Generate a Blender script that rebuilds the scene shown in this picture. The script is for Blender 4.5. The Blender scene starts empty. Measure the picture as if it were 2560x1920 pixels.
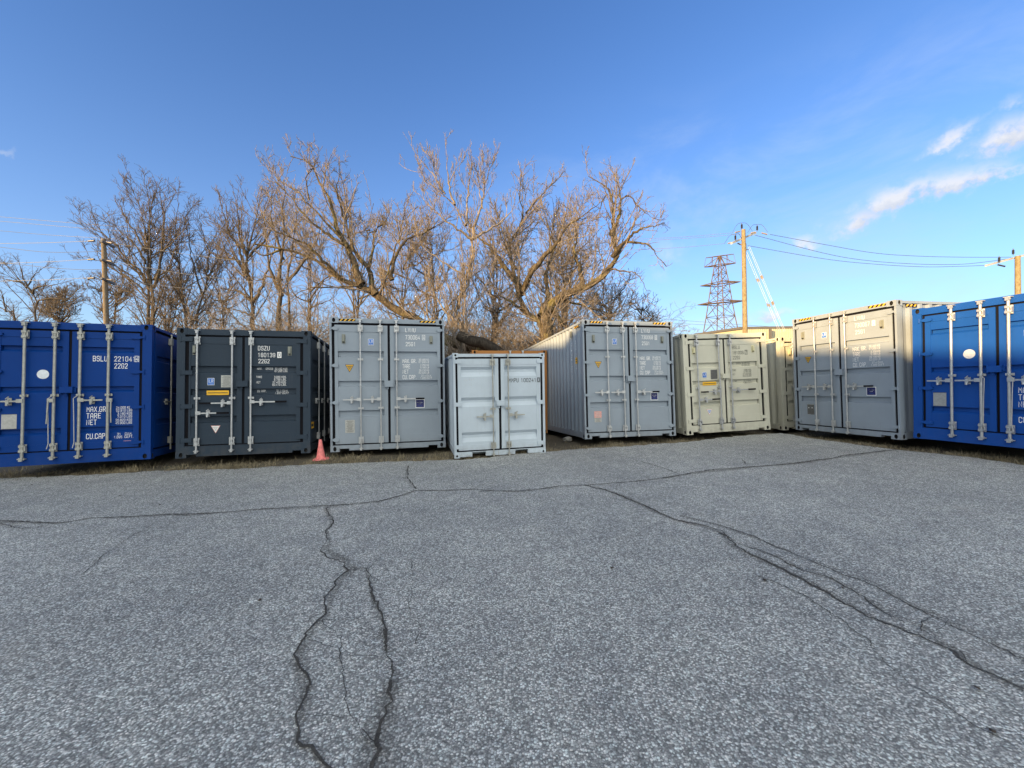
import bpy, math, random
import numpy as np
from mathutils import Vector, Matrix

SC = bpy.context.scene
COL = SC.collection
rad = math.radians
rng = np.random.default_rng(7)
random.seed(7)

# ------------------------------------------------------------------ camera
CAMF, CPITCH, CROLL, CH = 1035.5, -0.0135, -0.0207, 1.6      # focal in px of a 2560 px wide frame
_cp, _sp, _cr, _sr = math.cos(CPITCH), math.sin(CPITCH), math.cos(CROLL), math.sin(CROLL)
_f = np.array([0, _cp, _sp]); _u = np.array([0, -_sp, _cp]); _r = np.array([1., 0, 0])
CR_ = _cr * _r + _sr * _u
CU_ = -_sr * _r + _cr * _u
CF_ = _f
cam = bpy.data.cameras.new('camera')
camo = bpy.data.objects.new('camera', cam)
COL.objects.link(camo)
cam.sensor_width = 36
cam.lens = 36 * CAMF / 2560
cam.clip_start = 0.05
cam.clip_end = 6000
M = Matrix.Identity(4)
for i in range(3):
    M[i][0] = CR_[i]; M[i][1] = CU_[i]; M[i][2] = -CF_[i]
M[2][3] = CH
camo.matrix_world = M
SC.camera = camo

def ray(x, y):
    return CR_ * (x - 1280) / CAMF + CU_ * (960 - y) / CAMF + CF_
def at(x, y, Y):
    d = ray(x, y); return np.array([0, 0, CH]) + d * (Y / d[1])
def gp(x, y, z=0.):
    d = ray(x, y); return np.array([0, 0, CH]) + d * ((z - CH) / d[2])

# ------------------------------------------------------------------ light
SUN_EL, SUN_ROT = rad(12.7), rad(226.2)
sd = Vector((math.sin(SUN_ROT) * math.cos(SUN_EL), math.cos(SUN_ROT) * math.cos(SUN_EL), math.sin(SUN_EL)))
sl = bpy.data.lights.new('sun', 'SUN')
sl.energy = 4.6
sl.angle = rad(0.53)
sl.color = (1.0, 0.66, 0.30)
so = bpy.data.objects.new('sun', sl); COL.objects.link(so)
so.rotation_euler = sd.to_track_quat('Z', 'Y').to_euler()
so.location = (0, 0, 60)
SC.view_settings.view_transform = 'Standard'
SC.view_settings.look = 'None'
SC.view_settings.gamma = 1
SC.view_settings.exposure = 1.40

# ------------------------------------------------------------------ node helpers
class NT:
    def __init__(s, tree): s.t = tree
    def n(s, typ, **kw):
        nd = s.t.nodes.new(typ)
        for k, v in kw.items():
            if k.startswith('i_'):
                key = k[2:]
                nd.inputs[int(key) if key.isdigit() else key.replace('_', ' ')].default_value = v
            else: setattr(nd, k, v)
        return nd
    def l(s, a, b): s.t.links.new(a, b)
    def math(s, op, a, b=None, c=None, clamp=False):
        nd = s.t.nodes.new('ShaderNodeMath'); nd.operation = op; nd.use_clamp = clamp
        for i, v in enumerate((a, b, c)):
            if v is None: continue
            if isinstance(v, (int, float)): nd.inputs[i].default_value = v
            else: s.l(v, nd.inputs[i])
        return nd.outputs[0]
    def mix(s, fac, a, b, typ='MIX'):
        nd = s.t.nodes.new('ShaderNodeMix'); nd.data_type = 'RGBA'; nd.blend_type = typ
        for k, v in ((0, fac), (6, a), (7, b)):
            if isinstance(v, (int, float)): nd.inputs[k].default_value = v
            elif isinstance(v, (tuple, list)): nd.inputs[k].default_value = (*v, 1) if len(v) == 3 else v
            else: s.l(v, nd.inputs[k])
        return nd.outputs[2]
    def noise(s, vec, scale, detail=3, rough=.55, dist=0.):
        nd = s.n('ShaderNodeTexNoise', i_Scale=scale, i_Detail=detail, i_Roughness=rough, i_Distortion=dist)
        if vec is not None: s.l(vec, nd.inputs['Vector'])
        return nd.outputs['Fac']
    def ramp(s, fac, stops):
        nd = s.t.nodes.new('ShaderNodeValToRGB'); cr = nd.color_ramp
        while len(cr.elements) < len(stops): cr.elements.new(0.5)
        for e, (p, c) in zip(cr.elements, stops):
            e.position = p; e.color = (*c, 1) if isinstance(c, (tuple, list)) else (c, c, c, 1)
        s.l(fac, nd.inputs[0]); return nd.outputs[0]
    def smooth(s, v, a, b):
        nd = s.t.nodes.new('ShaderNodeMapRange'); nd.interpolation_type = 'SMOOTHSTEP'
        s.l(v, nd.inputs[0]); nd.inputs[1].default_value = a; nd.inputs[2].default_value = b
        return nd.outputs[0]

# ------------------------------------------------------------------ world sky with thin clouds placed by direction
wd = bpy.data.worlds.new('World'); SC.world = wd; wd.use_nodes = True
W = NT(wd.node_tree)
bg = wd.node_tree.nodes['Background']
sky = W.n('ShaderNodeTexSky', sky_type='NISHITA', sun_disc=False, sun_elevation=SUN_EL, sun_rotation=SUN_ROT,
          air_density=1.0, dust_density=0.3, ozone_density=2.0, altitude=100)
tc = W.n('ShaderNodeTexCoord'); D = tc.outputs['Generated']
sep = W.n('ShaderNodeSeparateXYZ'); W.l(D, sep.inputs[0])
az = W.math('ARCTAN2', sep.outputs[0], sep.outputs[1])
el = W.math('ARCSINE', sep.outputs[2])
# clear deep blue away from the sun, paler on the sun's side
front = W.smooth(sep.outputs[1], -.35, .35)
skyc = W.mix(1.0, sky.outputs[0], W.mix(front, (1.0, 1.0, 1.05), (.80, 1.20, 1.82)), 'MULTIPLY')
uv = W.n('ShaderNodeCombineXYZ'); W.l(az, uv.inputs[0]); W.l(el, uv.inputs[1])
nz = W.noise(uv.outputs[0], 9, 6, .6)
nz2 = W.noise(uv.outputs[0], 26, 5, .6)
warpx = W.math('MULTIPLY', W.math('SUBTRACT', nz, .5), .16)
warpy = W.math('MULTIPLY', W.math('SUBTRACT', nz2, .5), .07)
def azel(px, py):
    d = ray(px, py); d = d / np.linalg.norm(d); return math.atan2(d[0], d[1]), math.asin(d[2])
cloud = None; shade = None
# (px, py, half length px, half thickness px, slope deg, density, dark base)
CL = [(2290, 478, 150, 22, 17, 1.0, .5), (2175, 545, 62, 20, 18, .85, .5), (2420, 448, 120, 13, 5, .7, .2), (2500, 338, 110, 24, 24, 1.0, .4),
      (2620, 310, 120, 34, 18, 1.0, .4), (2340, 352, 62, 17, 34, .62, 0), (2330, 383, 26, 9, 20, .4, 0), (2440, 310, 80, 9, 22, .35, 0), (2530, 262, 60, 16, 35, .42, 0),
      (2025, 600, 45, 11, 10, .6, .1), (1930, 785, 52, 10, 6, .6, .8), (1800, 805, 85, 12, 4, .45, .6), (15, 384, 26, 9, -20, .35, 0),
      (2080, 545, 50, 16, 30, .22, 0), (1660, 640, 60, 40, 50, .30, 0), (1720, 480, 60, 16, 30, .15, 0), (2560, 440, 60, 9, 4, .6, 0)]
for (px, py, a, b, sl_, den, dk) in CL:
    u0, v0 = azel(px, py); th = rad(sl_)
    a *= 1.18; b *= 1.3
    u1, v1 = azel(px + a * math.cos(th), py - a * math.sin(th))
    u2, v2 = azel(px - b * math.sin(th), py - b * math.cos(th))
    A = math.hypot(u1 - u0, v1 - v0); B = math.hypot(u2 - u0, v2 - v0); ang = math.atan2(v1 - v0, u1 - u0)
    du = W.math('SUBTRACT', W.math('ADD', az, warpx), u0); dv = W.math('SUBTRACT', W.math('ADD', el, warpy), v0)
    c_, s_ = math.cos(ang), math.sin(ang)
    p = W.math('DIVIDE', W.math('ADD', W.math('MULTIPLY', du, c_), W.math('MULTIPLY', dv, s_)), A)
    q = W.math('DIVIDE', W.math('SUBTRACT', W.math('MULTIPLY', dv, c_), W.math('MULTIPLY', du, s_)), B)
    r2 = W.math('ADD', W.math('MULTIPLY', p, p), W.math('MULTIPLY', q, q))
    g = W.math('EXPONENT', W.math('MULTIPLY', r2, -0.9))
    g = W.math('MULTIPLY', g, min(1.0, den * 1.2))
    cloud = g if cloud is None else W.math('MAXIMUM', cloud, g)
    if dk:
        s2 = W.math('MULTIPLY', W.math('MULTIPLY', g, W.math('SUBTRACT', .2, q, clamp=True)), dk)
        shade = s2 if shade is None else W.math('ADD', shade, s2)
cm = W.math('MULTIPLY', cloud, W.math('ADD', .45, W.math('MULTIPLY', W.smooth(nz2, .3, .72), .9)))
cm = W.smooth(cm, .06, .98)
# faint high cirrus streaks
mp = W.n('ShaderNodeMapping'); W.l(uv.outputs[0], mp.inputs[0]); mp.inputs['Rotation'].default_value = (0, 0, rad(-52)); mp.inputs['Scale'].default_value = (2.6, 7, 1)
ci = W.smooth(W.noise(mp.outputs[0], 1.3, 7, .62, .4), .40, .72)
ci = W.math('MULTIPLY', ci, W.math('MULTIPLY', W.math('MULTIPLY', W.smooth(az, -.25, .5), W.math('SUBTRACT', 1.0, W.smooth(el, .38, .60))), .34))
lowhaze = W.math('MULTIPLY', W.math('EXPONENT', W.math('MULTIPLY', W.math('MAXIMUM', el, 0.0), -5.2)), .80)
col = W.mix(lowhaze, skyc, W.mix(front, (4.4, 4.8, 4.8), (4.3, 5.4, 6.4)))
# unseen bright patches added to the sky behind the photographer as fill light
sky_fill = W.math('MULTIPLY', W.math('SUBTRACT', 1, W.smooth(sep.outputs[1], -.55, -.05)), W.smooth(W.noise(D, 2.2, 6, .6, .3), .36, .60))
sky_fill = W.math('MULTIPLY', sky_fill, W.smooth(el, .02, .25))
col = W.mix(sky_fill, col, (21.5, 21.3, 19.0))
col = W.mix(ci, col, (4.0, 4.8, 6.2))
cc = W.mix(W.math('MULTIPLY', shade, 1.6, clamp=True), (6.0, 5.95, 6.0), (3.2, 3.6, 4.4))
col = W.mix(W.math('MULTIPLY', cm, .88), col, cc)
W.l(col, bg.inputs[0])
bg.inputs[1].default_value = 0.0583

# ------------------------------------------------------------------ mesh helpers
class MB:
    def __init__(s): s.v = []; s.f = []; s.m = []; s.sm = []; s.cur = 0
    def add(s, vs, fs, smooth=False):
        o = len(s.v); s.v += [tuple(map(float, p)) for p in vs]
        for f in fs: s.f.append(tuple(o + i for i in f)); s.m.append(s.cur); s.sm.append(smooth)
    def box(s, x0, x1, y0, y1, z0, z1):
        if x0 > x1: x0, x1 = x1, x0
        s.add([(x0, y0, z0), (x1, y0, z0), (x1, y1, z0), (x0, y1, z0), (x0, y0, z1), (x1, y0, z1), (x1, y1, z1), (x0, y1, z1)],
              [(0, 3, 2, 1), (4, 5, 6, 7), (0, 1, 5, 4), (1, 2, 6, 5), (2, 3, 7, 6), (3, 0, 4, 7)])
    def cyl(s, a, b, r, n=8, r2=None, cap=True):
        a = Vector(a); b = Vector(b); d = (b - a).normalized(); r2 = r if r2 is None else r2
        t = Vector((0, 0, 1)) if abs(d.z) < .9 else Vector((1, 0, 0))
        u = d.cross(t).normalized(); w = d.cross(u)
        vs = [a + (u * math.cos(2 * math.pi * i / n) + w * math.sin(2 * math.pi * i / n)) * r for i in range(n)]
        vs += [b + (u * math.cos(2 * math.pi * i / n) + w * math.sin(2 * math.pi * i / n)) * r2 for i in range(n)]
        s.add(vs, [(i, n + i, n + (i + 1) % n, (i + 1) % n) for i in range(n)], True)
        if cap: s.add(vs[:n], [tuple(range(n))]); s.add(vs[n:], [tuple(range(n - 1, -1, -1))])
    def tube(s, pts, r, n=6):
        for a, b in zip(pts[:-1], pts[1:]): s.cyl(a, b, r, n, cap=False)
    def build(s, name, mats, parent=None, matrix=None):
        me = bpy.data.meshes.new(name)
        me.from_pydata(s.v, [], s.f)
        mats = mats if isinstance(mats, (list, tuple)) else [mats]
        for m_ in mats: me.materials.append(m_)
        me.polygons.foreach_set('material_index', s.m)
        me.polygons.foreach_set('use_smooth', s.sm)
        me.update()
        o = bpy.data.objects.new(name, me); COL.objects.link(o)
        if parent is not None: o.parent = parent
        if matrix is not None: o.matrix_local = matrix
        return o

def empty(name, loc=(0, 0, 0), rz=0, matrix=None):
    o = bpy.data.objects.new(name, None); COL.objects.link(o); o.empty_display_size = .3
    if matrix is not None: o.matrix_world = matrix
    else: o.location = loc; o.rotation_euler = (0, 0, rz)
    return o
def tag(o, label=None, cat=None, group=None, kind=None):
    if label: o['label'] = label
    if cat: o['category'] = cat
    if group: o['group'] = group
    if kind: o['kind'] = kind
    return o

# ------------------------------------------------------------------ materials
def mat(name, col, rough=.5, metal=0., var=.10, vscale=3., dirt=0., dirtcol=(.09, .07, .05), bump=0., bscale=60., spec=.5):
    m = bpy.data.materials.new(name); m.use_nodes = True; N = NT(m.node_tree)
    b = m.node_tree.nodes['Principled BSDF']
    tcn = N.n('ShaderNodeTexCoord').outputs['Object']
    n1 = N.noise(tcn, vscale, 5, .6)
    lo = tuple(c * (1 - var) for c in col); hi = tuple(min(1, c * (1 + var)) for c in col)
    c = N.ramp(n1, [(.3, lo), (.7, hi)])
    if dirt > 0:
        d = N.smooth(N.noise(tcn, vscale * 2.7, 8, .7), .56, .80)
        c = N.mix(N.math('MULTIPLY', d, dirt), c, dirtcol)
    N.l(c, b.inputs['Base Color'])
    rr = N.math('ADD', rough - .06, N.math('MULTIPLY', N.noise(tcn, vscale * 4, 4), .12))
    N.l(rr, b.inputs['Roughness'])
    b.inputs['Metallic'].default_value = metal
    b.inputs['Specular IOR Level'].default_value = spec
    if bump > 0:
        bp = N.n('ShaderNodeBump', i_Strength=bump, i_Distance=.01); N.l(N.noise(tcn, bscale, 4), bp.inputs['Height']); N.l(bp.outputs[0], b.inputs['Normal'])
    return m

def paint(name, col, rough=.42, dirt=.25, dirtcol=(.16, .13, .10), spec=.35):
    """container paint: slight orange peel, streaky weathering, grime along the foot"""
    m = bpy.data.materials.new(name); m.use_nodes = True; N = NT(m.node_tree)
    b = m.node_tree.nodes['Principled BSDF']; b.inputs['Specular IOR Level'].default_value = spec
    t = N.n('ShaderNodeTexCoord').outputs['Object']
    n1 = N.noise(t, 1.3, 5, .6)
    c = N.ramp(n1, [(.3, tuple(x * .92 for x in col)), (.7, tuple(min(1, x * 1.07) for x in col))])
    mp = N.n('ShaderNodeMapping'); N.l(t, mp.inputs[0]); mp.inputs['Scale'].default_value = (14, 14, .7)
    st = N.smooth(N.noise(mp.outputs[0], 1.6, 6, .65), .55, .85)
    c = N.mix(N.math('MULTIPLY', st, dirt), c, dirtcol)
    sp = N.smooth(N.noise(t, 23, 6, .7), .69, .74)
    c = N.mix(N.math('MULTIPLY', sp, dirt * 1.6), c, (.17, .09, .05))
    sx = N.n('ShaderNodeSeparateXYZ'); N.l(t, sx.inputs[0])
    ft = N.math('MULTIPLY', N.math('SUBTRACT', 1, N.smooth(sx.outputs[2], .0, .34)), N.smooth(N.noise(t, 7, 5, .7), .38, .62))
    c = N.mix(N.math('MULTIPLY', ft, dirt * 1.5), c, (.13, .11, .09))
    N.l(c, b.inputs['Base Color'])
    N.l(N.math('ADD', rough, N.math('MULTIPLY', n1, .15)), b.inputs['Roughness'])
    bp = N.n('ShaderNodeBump', i_Strength=.30, i_Distance=.02); N.l(N.noise(t, 3.2, 3, .5), bp.inputs['Height']); N.l(bp.outputs[0], b.inputs['Normal'])
    return m

P_BLUE = paint('blue_paint', (.008, .070, .32), .42, .05, spec=.22)
P_BLUE_SHADED = paint('blue_paint_shaded', (.001, .036, .20), .42, .03, spec=.16)  # the other container's blue, darkened to stand in for dimmer light
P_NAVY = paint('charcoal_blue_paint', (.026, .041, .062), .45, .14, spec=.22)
P_GREY = paint('grey_paint', (.255, .300, .355), .45, .18)
P_PALE = paint('pale_grey_paint', (.45, .52, .59), .5, .2)
P_BEIGE = paint('beige_paint', (.54, .53, .44), .5, .16)
P_ORANGE = paint('orange_paint', (.40, .17, .045), .55, .4)
M_GALV = mat('galvanised_steel', (.47, .48, .49), .42, .55, .12, 14, .25, (.25, .22, .18))
M_GALVD = mat('weathered_steel', (.36, .36, .33), .5, .35, .2, 14, .35, (.2, .13, .09))
M_RUB = mat('black_rubber', (.007, .007, .010), .8, spec=.12)
M_DARK = mat('dark_void', (.008, .008, .010), .8)
M_WHITE = mat('white_vinyl', (.80, .80, .80), .5, var=.04)
M_BLKTXT = mat('black_vinyl', (.02, .02, .02), .5)
M_GREYTXT = mat('dark_grey_vinyl', (.07, .075, .07), .5)
M_YEL = mat('yellow_vinyl', (.75, .42, .02), .5, var=.06)
M_LBLUE = mat('blue_vinyl', (.03, .16, .55), .5)
M_NAVYV = mat('navy_vinyl', (.012, .018, .12), .45)
M_PLATE = mat('aluminium_plate', (.42, .42, .40), .45, .4, .15, 30, .3)
M_PLATED = mat('dark_plate', (.13, .13, .13), .5, .3, .2, 30)
M_PINK = mat('faded_red_label', (.62, .32, .29), .6, 0, .2, 40)
M_VENT = mat('vent_plastic', (.20, .21, .18), .5)
M_VENTB = mat('vent_plastic_beige', (.62, .58, .36), .5)
M_CLEAR = mat('disc_vinyl', (.68, .72, .76), .5, var=.1, vscale=20)
M_ROPE = mat('rope', (.45, .44, .42), .8)

# ------------------------------------------------------------------ lettering
GLY = {'A': '0,0 0,6 1.2,8 2.8,8 4,6 4,0|0,3.3 4,3.3', 'B': '0,0 0,8 3,8 4,7 4,5.2 3,4.2 0,4.2|3,4.2 4,3.2 4,1 3,0 0,0', 'C': '4,6 4,7 3,8 1,8 0,7 0,1 1,0 3,0 4,1 4,2',
       'D': '0,0 0,8 3,8 4,7 4,1 3,0 0,0', 'E': '4,8 0,8 0,0 4,0|0,4.1 3.2,4.1', 'F': '4,8 0,8 0,0|0,4.1 3.2,4.1', 'G': '4,6 4,7 3,8 1,8 0,7 0,1 1,0 3,0 4,1 4,3.8 2.2,3.8',
       'I': '2,0 2,8', 'K': '0,0 0,8|4,8 0,3.4|1.3,4.8 4,0', 'L': '0,8 0,0 3.8,0', 'M': '0,0 0,8 2.1,3.5 4.2,8 4.2,0', 'N': '0,0 0,8 4,0 4,8', 'O': '1,0 0,1 0,7 1,8 3,8 4,7 4,1 3,0 1,0',
       'P': '0,0 0,8 3,8 4,7 4,4.8 3,3.8 0,3.8', 'R': '0,0 0,8 3,8 4,7 4,4.8 3,3.8 0,3.8|2,3.8 4,0', 'S': '4,6.3 4,7 3,8 1,8 0,7 0,5.2 1,4.2 3,4.2 4,3.2 4,1 3,0 1,0 0,1 0,1.7',
       'T': '0,8 4,8|2,8 2,0', 'U': '0,8 0,1 1,0 3,0 4,1 4,8', 'V': '0,8 2,0 4,8', 'X': '0,0 4,8|0,8 4,0', 'Z': '0,8 4,8 0,0 4,0', '0': '1,0 0,1 0,7 1,8 3,8 4,7 4,1 3,0 1,0',
       '1': '.9,6.6 2.2,8 2.2,0', '2': '0,6.2 0,7 1,8 3,8 4,7 4,5.4 0,0 4,0', '3': '0,7 1,8 3,8 4,7 4,5.2 3,4.2 1.4,4.2|3,4.2 4,3.2 4,1 3,0 1,0 0,1', '4': '3,0 3,8 0,2.3 4.3,2.3',
       '5': '4,8 0,8 0,4.7 3,4.7 4,3.7 4,1 3,0 1,0 0,1', '6': '4,6.6 4,7 3,8 1,8 0,7 0,1 1,0 3,0 4,1 4,3.5 3,4.5 0,4.5', '7': '0,8 4,8 1.4,0', '8': '1,4.2 0,5.2 0,7 1,8 3,8 4,7 4,5.2 3,4.2 1,4.2 0,3.2 0,1 1,0 3,0 4,1 4,3.2 3,4.2',
       '9': '0,1.4 0,1 1,0 3,0 4,1 4,7 3,8 1,8 0,7 0,4.5 1,3.5 4,3.5', '.': '1.4,0 2.4,0'}
_tc = {}
def text_mesh(s, bold):
    """squared block lettering built from mitred strokes"""
    if s in _tc: return _tc[s]
    hw_ = .50; V = []; F = []; x = 0.; lay = []
    for ch in s:
        if ch == ' ': x += 3.2; continue
        for k, st in enumerate(GLY[ch].split('|')):
            P = np.array([[float(c) for c in p.split(',')] for p in st.split()])
            if ch == '.': P = np.array([[0., .1], [1.1, .1]])
            n = len(P); b0 = len(V); closed = np.allclose(P[0], P[-1]) and n > 3
            for i in range(n):
                a = P[i] - P[i - 1] if i else ((P[0] - P[-2]) if closed else P[1] - P[0]); b = P[i + 1] - P[i] if i < n - 1 else ((P[1] - P[0]) if closed else P[-1] - P[-2])
                a = a / np.linalg.norm(a); b = b / np.linalg.norm(b); na = np.array([-a[1], a[0]]); nb = np.array([-b[1], b[0]])
                m_ = na + nb; m_ = m_ / max(.35, (m_ @ m_) / 2) if m_ @ m_ > 1e-6 else na
                off = m_ * hw_; c = P[i].copy()
                if i == 0 and not closed: c = c - a * hw_ * (.9 if ch != '.' else .3)
                if i == n - 1 and not closed: c = c + b * hw_ * (.9 if ch != '.' else .3)
                V += [[x + c[0] + off[0], c[1] + off[1]], [x + c[0] - off[0], c[1] - off[1]]]; lay += [k, k]
            F += [(b0 + 2 * i + 1, b0 + 2 * i + 3, b0 + 2 * i + 2, b0 + 2 * i) for i in range(n - 1)]
        x += (2.6 if ch == '.' else 6.3)
    _tc[s] = (np.array(V), F, lay)
    return _tc[s]
def letter(parent, s, x0, x1, z0, z1, prof, m, bold=.018, name='lettering', box=None, boxfill=False):
    vs, fs, lay = text_mesh(s, bold)
    mn, mx = vs.min(0), vs.max(0)
    mb = MB()
    P = []
    for (x, y), ly in zip(vs, lay):
        X = x0 + (x - mn[0]) / (mx[0] - mn[0]) * (x1 - x0); Z = z0 + (y - mn[1]) / (mx[1] - mn[1]) * (z1 - z0)
        P.append((X, prof(Z) - .003 - .0004 * ly, Z))
    mb.add(P, fs)
    if box:
        a0, a1, b0, b1 = box; t = .009
        for (p, q, r_, w_) in ((a0, a1, b1 - t, b1), (a0, a1, b0, b0 + t), (a0, a0 + t, b0 + t, b1 - t), (a1 - t, a1, b0 + t, b1 - t)):
            y = prof((r_ + w_) / 2) - .003
            mb.add([(p, y, r_), (q, y, r_), (q, y, w_), (p, y, w_)], [(0, 1, 2, 3)])
    return mb.build(name, m, parent)

def flat(parent, name, x0, x1, z0, z1, prof, m, th=.002, extra=(), label=None):
    """a thin sticker or plate, extra = list of (x0,x1,z0,z1,material) patches in fractions on it"""
    mb = MB(); y = prof((z0 + z1) / 2) - .002
    mb.box(x0, x1, y - th, y, z0, z1)
    mats = [m]
    for (a, b, c, d, mm) in extra:
        if mm not in mats: mats.append(mm)
        mb.cur = mats.index(mm); t2 = .0012 * (1 + len(mats) - 1)
        X0 = x0 + (x1 - x0) * a; X1 = x0 + (x1 - x0) * b; Z0 = z0 + (z1 - z0) * c; Z1 = z0 + (z1 - z0) * d
        mb.add([(X0, y - th - t2, Z0), (X1, y - th - t2, Z0), (X1, y - th - t2, Z1), (X0, y - th - t2, Z1)], [(0, 1, 2, 3)])
    o = mb.build(name, mats, parent)
    if label: o['label'] = label
    return o
def lines(m, rows, a=.12, b=.88, c=.1, d=.9, h=.35, ragged=.25):
    out = []; R = random.Random(rows * 17)
    for i in range(rows):
        z = c + (d - c) * (i + .5) / rows; hh = (d - c) / rows * h / 2
        e = (b - a) * ragged * R.random() / 2
        out.append((a + e, b - e, z - hh, z + hh, m))
    return out
def triangle(parent, x0, x1, zt, zb, prof, m, border, mark):
    mb = MB(); xc = (x0 + x1) / 2; y = prof((zt + zb) / 2) - .003
    def tri(k, dy):
        cx, cz = xc, zt - (zt - zb) * .34
        pts = [(x0, zt), (x1, zt), (xc, zb)]
        return [(cx + (p[0] - cx) * k, y - dy, cz + (p[1] - cz) * k) for p in pts]
    mb.add(tri(1, 0), [(0, 2, 1)]); mb.cur = 1; mb.add(tri(.84, .002), [(0, 2, 1)])
    mb.cur = 2
    for (hw, zz, hh) in ((.30, .80, .03), (.24, .70, .03), (.17, .58, .03), (.09, .44, .05)):
        z = zb + (zt - zb) * zz; w = (x1 - x0) * hw; h = (zt - zb) * hh
        mb.add([(xc - w, y - .004, z - h), (xc + w, y - .004, z - h), (xc + w, y - .004, z + h), (xc - w, y - .004, z + h)], [(0, 1, 2, 3)])
    return mb.build('warning_triangle', [border, m, mark], parent)

# ------------------------------------------------------------------ containers
def casting(root, W_, H, L, sx, back, top, m, cw=.178, chh=.118, cd=.162, hw=.034, hh=.050):
    """corner casting with an oval hole through its end and side faces"""
    mb = MB()
    x1 = sx * (W_ / 2 + .004); x0 = sx * (W_ / 2 - cw)
    ya, yb = (-.004, cd) if not back else (L + .004, L - cd)
    z0, z1 = (H - chh, H + .003) if top else (-.003, chh)
    n = 16
    def plate(c, ax1, ax2, h1, h2, r1, r2, nrm, depth):
        c = Vector(c); ax1 = Vector(ax1); ax2 = Vector(ax2); nrm = Vector(nrm)
        outer, inner = [], []
        for i in range(n):
            a = 2 * math.pi * (i + .5) / n; ca, sa = math.cos(a), math.sin(a)
            k = min(h1 / abs(ca) if abs(ca) > 1e-6 else 9, h2 / abs(sa) if abs(sa) > 1e-6 else 9)
            outer.append(c + ax1 * ca * k + ax2 * sa * k); inner.append(c + ax1 * ca * r1 + ax2 * sa * r2)
        deep = [p - nrm * depth for p in inner]
        corners = [c + ax1 * a_ * h1 + ax2 * b_ * h2 for a_, b_ in ((1, 1), (-1, 1), (-1, -1), (1, -1))]
        vs = outer + inner + deep + corners
        fs = [(i, (i + 1) % n, n + (i + 1) % n, n + i) for i in range(n)]
        for q in range(4):
            j = [k_ for k_ in range(n) if (k_ + .5) / n < (q + .5) / 4 - .0 and ((k_ + 1.5) / n) > (q + .5) / 4][0] if False else None
        # corner fill triangles
        for q, (sa_, sb_) in enumerate(((1, 1), (-1, 1), (-1, -1), (1, -1))):
            best = None
            for i in range(n):
                p, p2 = outer[i] - c, outer[(i + 1) % n] - c
                f1 = abs(abs(p.dot(ax1)) - h1) < 1e-6; f2 = abs(abs(p2.dot(ax1)) - h1) < 1e-6
                if f1 != f2 and p.dot(ax1) * sa_ > 0 and p.dot(ax2) * sb_ > 0 and p2.dot(ax1) * sa_ > 0 and p2.dot(ax2) * sb_ > 0: best = i
            if best is not None: fs.append((best, 3 * n + q, (best + 1) % n))
        mb.cur = 0; mb.add(vs, fs)
        mb.cur = 1
        mb.add(inner + deep, [(i, (i + 1) % n, n + (i + 1) % n, n + i) for i in range(n)] + [tuple(range(n, 2 * n))])
    zc, hz = (z0 + z1) / 2, (z1 - z0) / 2; xc, hx = (x0 + x1) / 2, abs(x1 - x0) / 2; yc, hy = (ya + yb) / 2, abs(yb - ya) / 2
    ny = -1 if not back else 1
    plate((xc, ya, zc), (1, 0, 0), (0, 0, 1), hx, hz, hw, min(hh, hz * .8), (0, ny, 0), .05)
    plate((x1, yc, zc), (0, 1, 0), (0, 0, 1), hy, hz, hw * .9, min(hh, hz * .8), (sx, 0, 0), .05)
    mb.cur = 0
    xa, xb = min(x0, x1), max(x0, x1); yl, yh = min(ya, yb), max(ya, yb)
    mb.add([(xa, yl, z0), (xb, yl, z0), (xb, yh, z0), (xa, yh, z0), (xa, yl, z1), (xb, yl, z1), (xb, yh, z1), (xa, yh, z1)],
           [(0, 3, 2, 1), (4, 5, 6, 7)] + ([(3, 0, 4, 7)] if sx > 0 else [(1, 2, 6, 5)]) + ([(2, 3, 7, 6)] if not back else [(0, 1, 5, 4)]))
    return mb.build('corner_casting', [m, M_DARK], root)

def band_profile(bands, top_s, bot_s, dep, base=.0):
    def prof(z):
        for zt, zb in bands:
            if zb <= z <= zt:
                return base + dep * max(0, min(1, (zt - z) / top_s, (z - zb) / bot_s))
        return base
    return prof

def corr_wall(y0, y1, z0, z1, xs, sx, pitch=.278, dep=.036):
    """vertical trapezoidal corrugation on the side plane x = xs; dep towards the inside"""
    mb = MB(); pts = []; y = y0
    n = max(1, round((y1 - y0) / pitch)); p = (y1 - y0) / n
    for i in range(n):
        for fr, d in ((0, 0), (.25, 0), (.5, dep), (.75, dep)):
            pts.append((y0 + (i + fr) * p, d))
    pts.append((y1, 0))
    vs = []
    for (yy, d) in pts: vs += [(xs - sx * d, yy, z0), (xs - sx * d, yy, z1)]
    fs = [(2 * i, 2 * i + 2, 2 * i + 3, 2 * i + 1) if sx > 0 else (2 * i, 2 * i + 1, 2 * i + 3, 2 * i + 2) for i in range(len(pts) - 1)]
    mb.add(vs, fs); return mb

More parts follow.
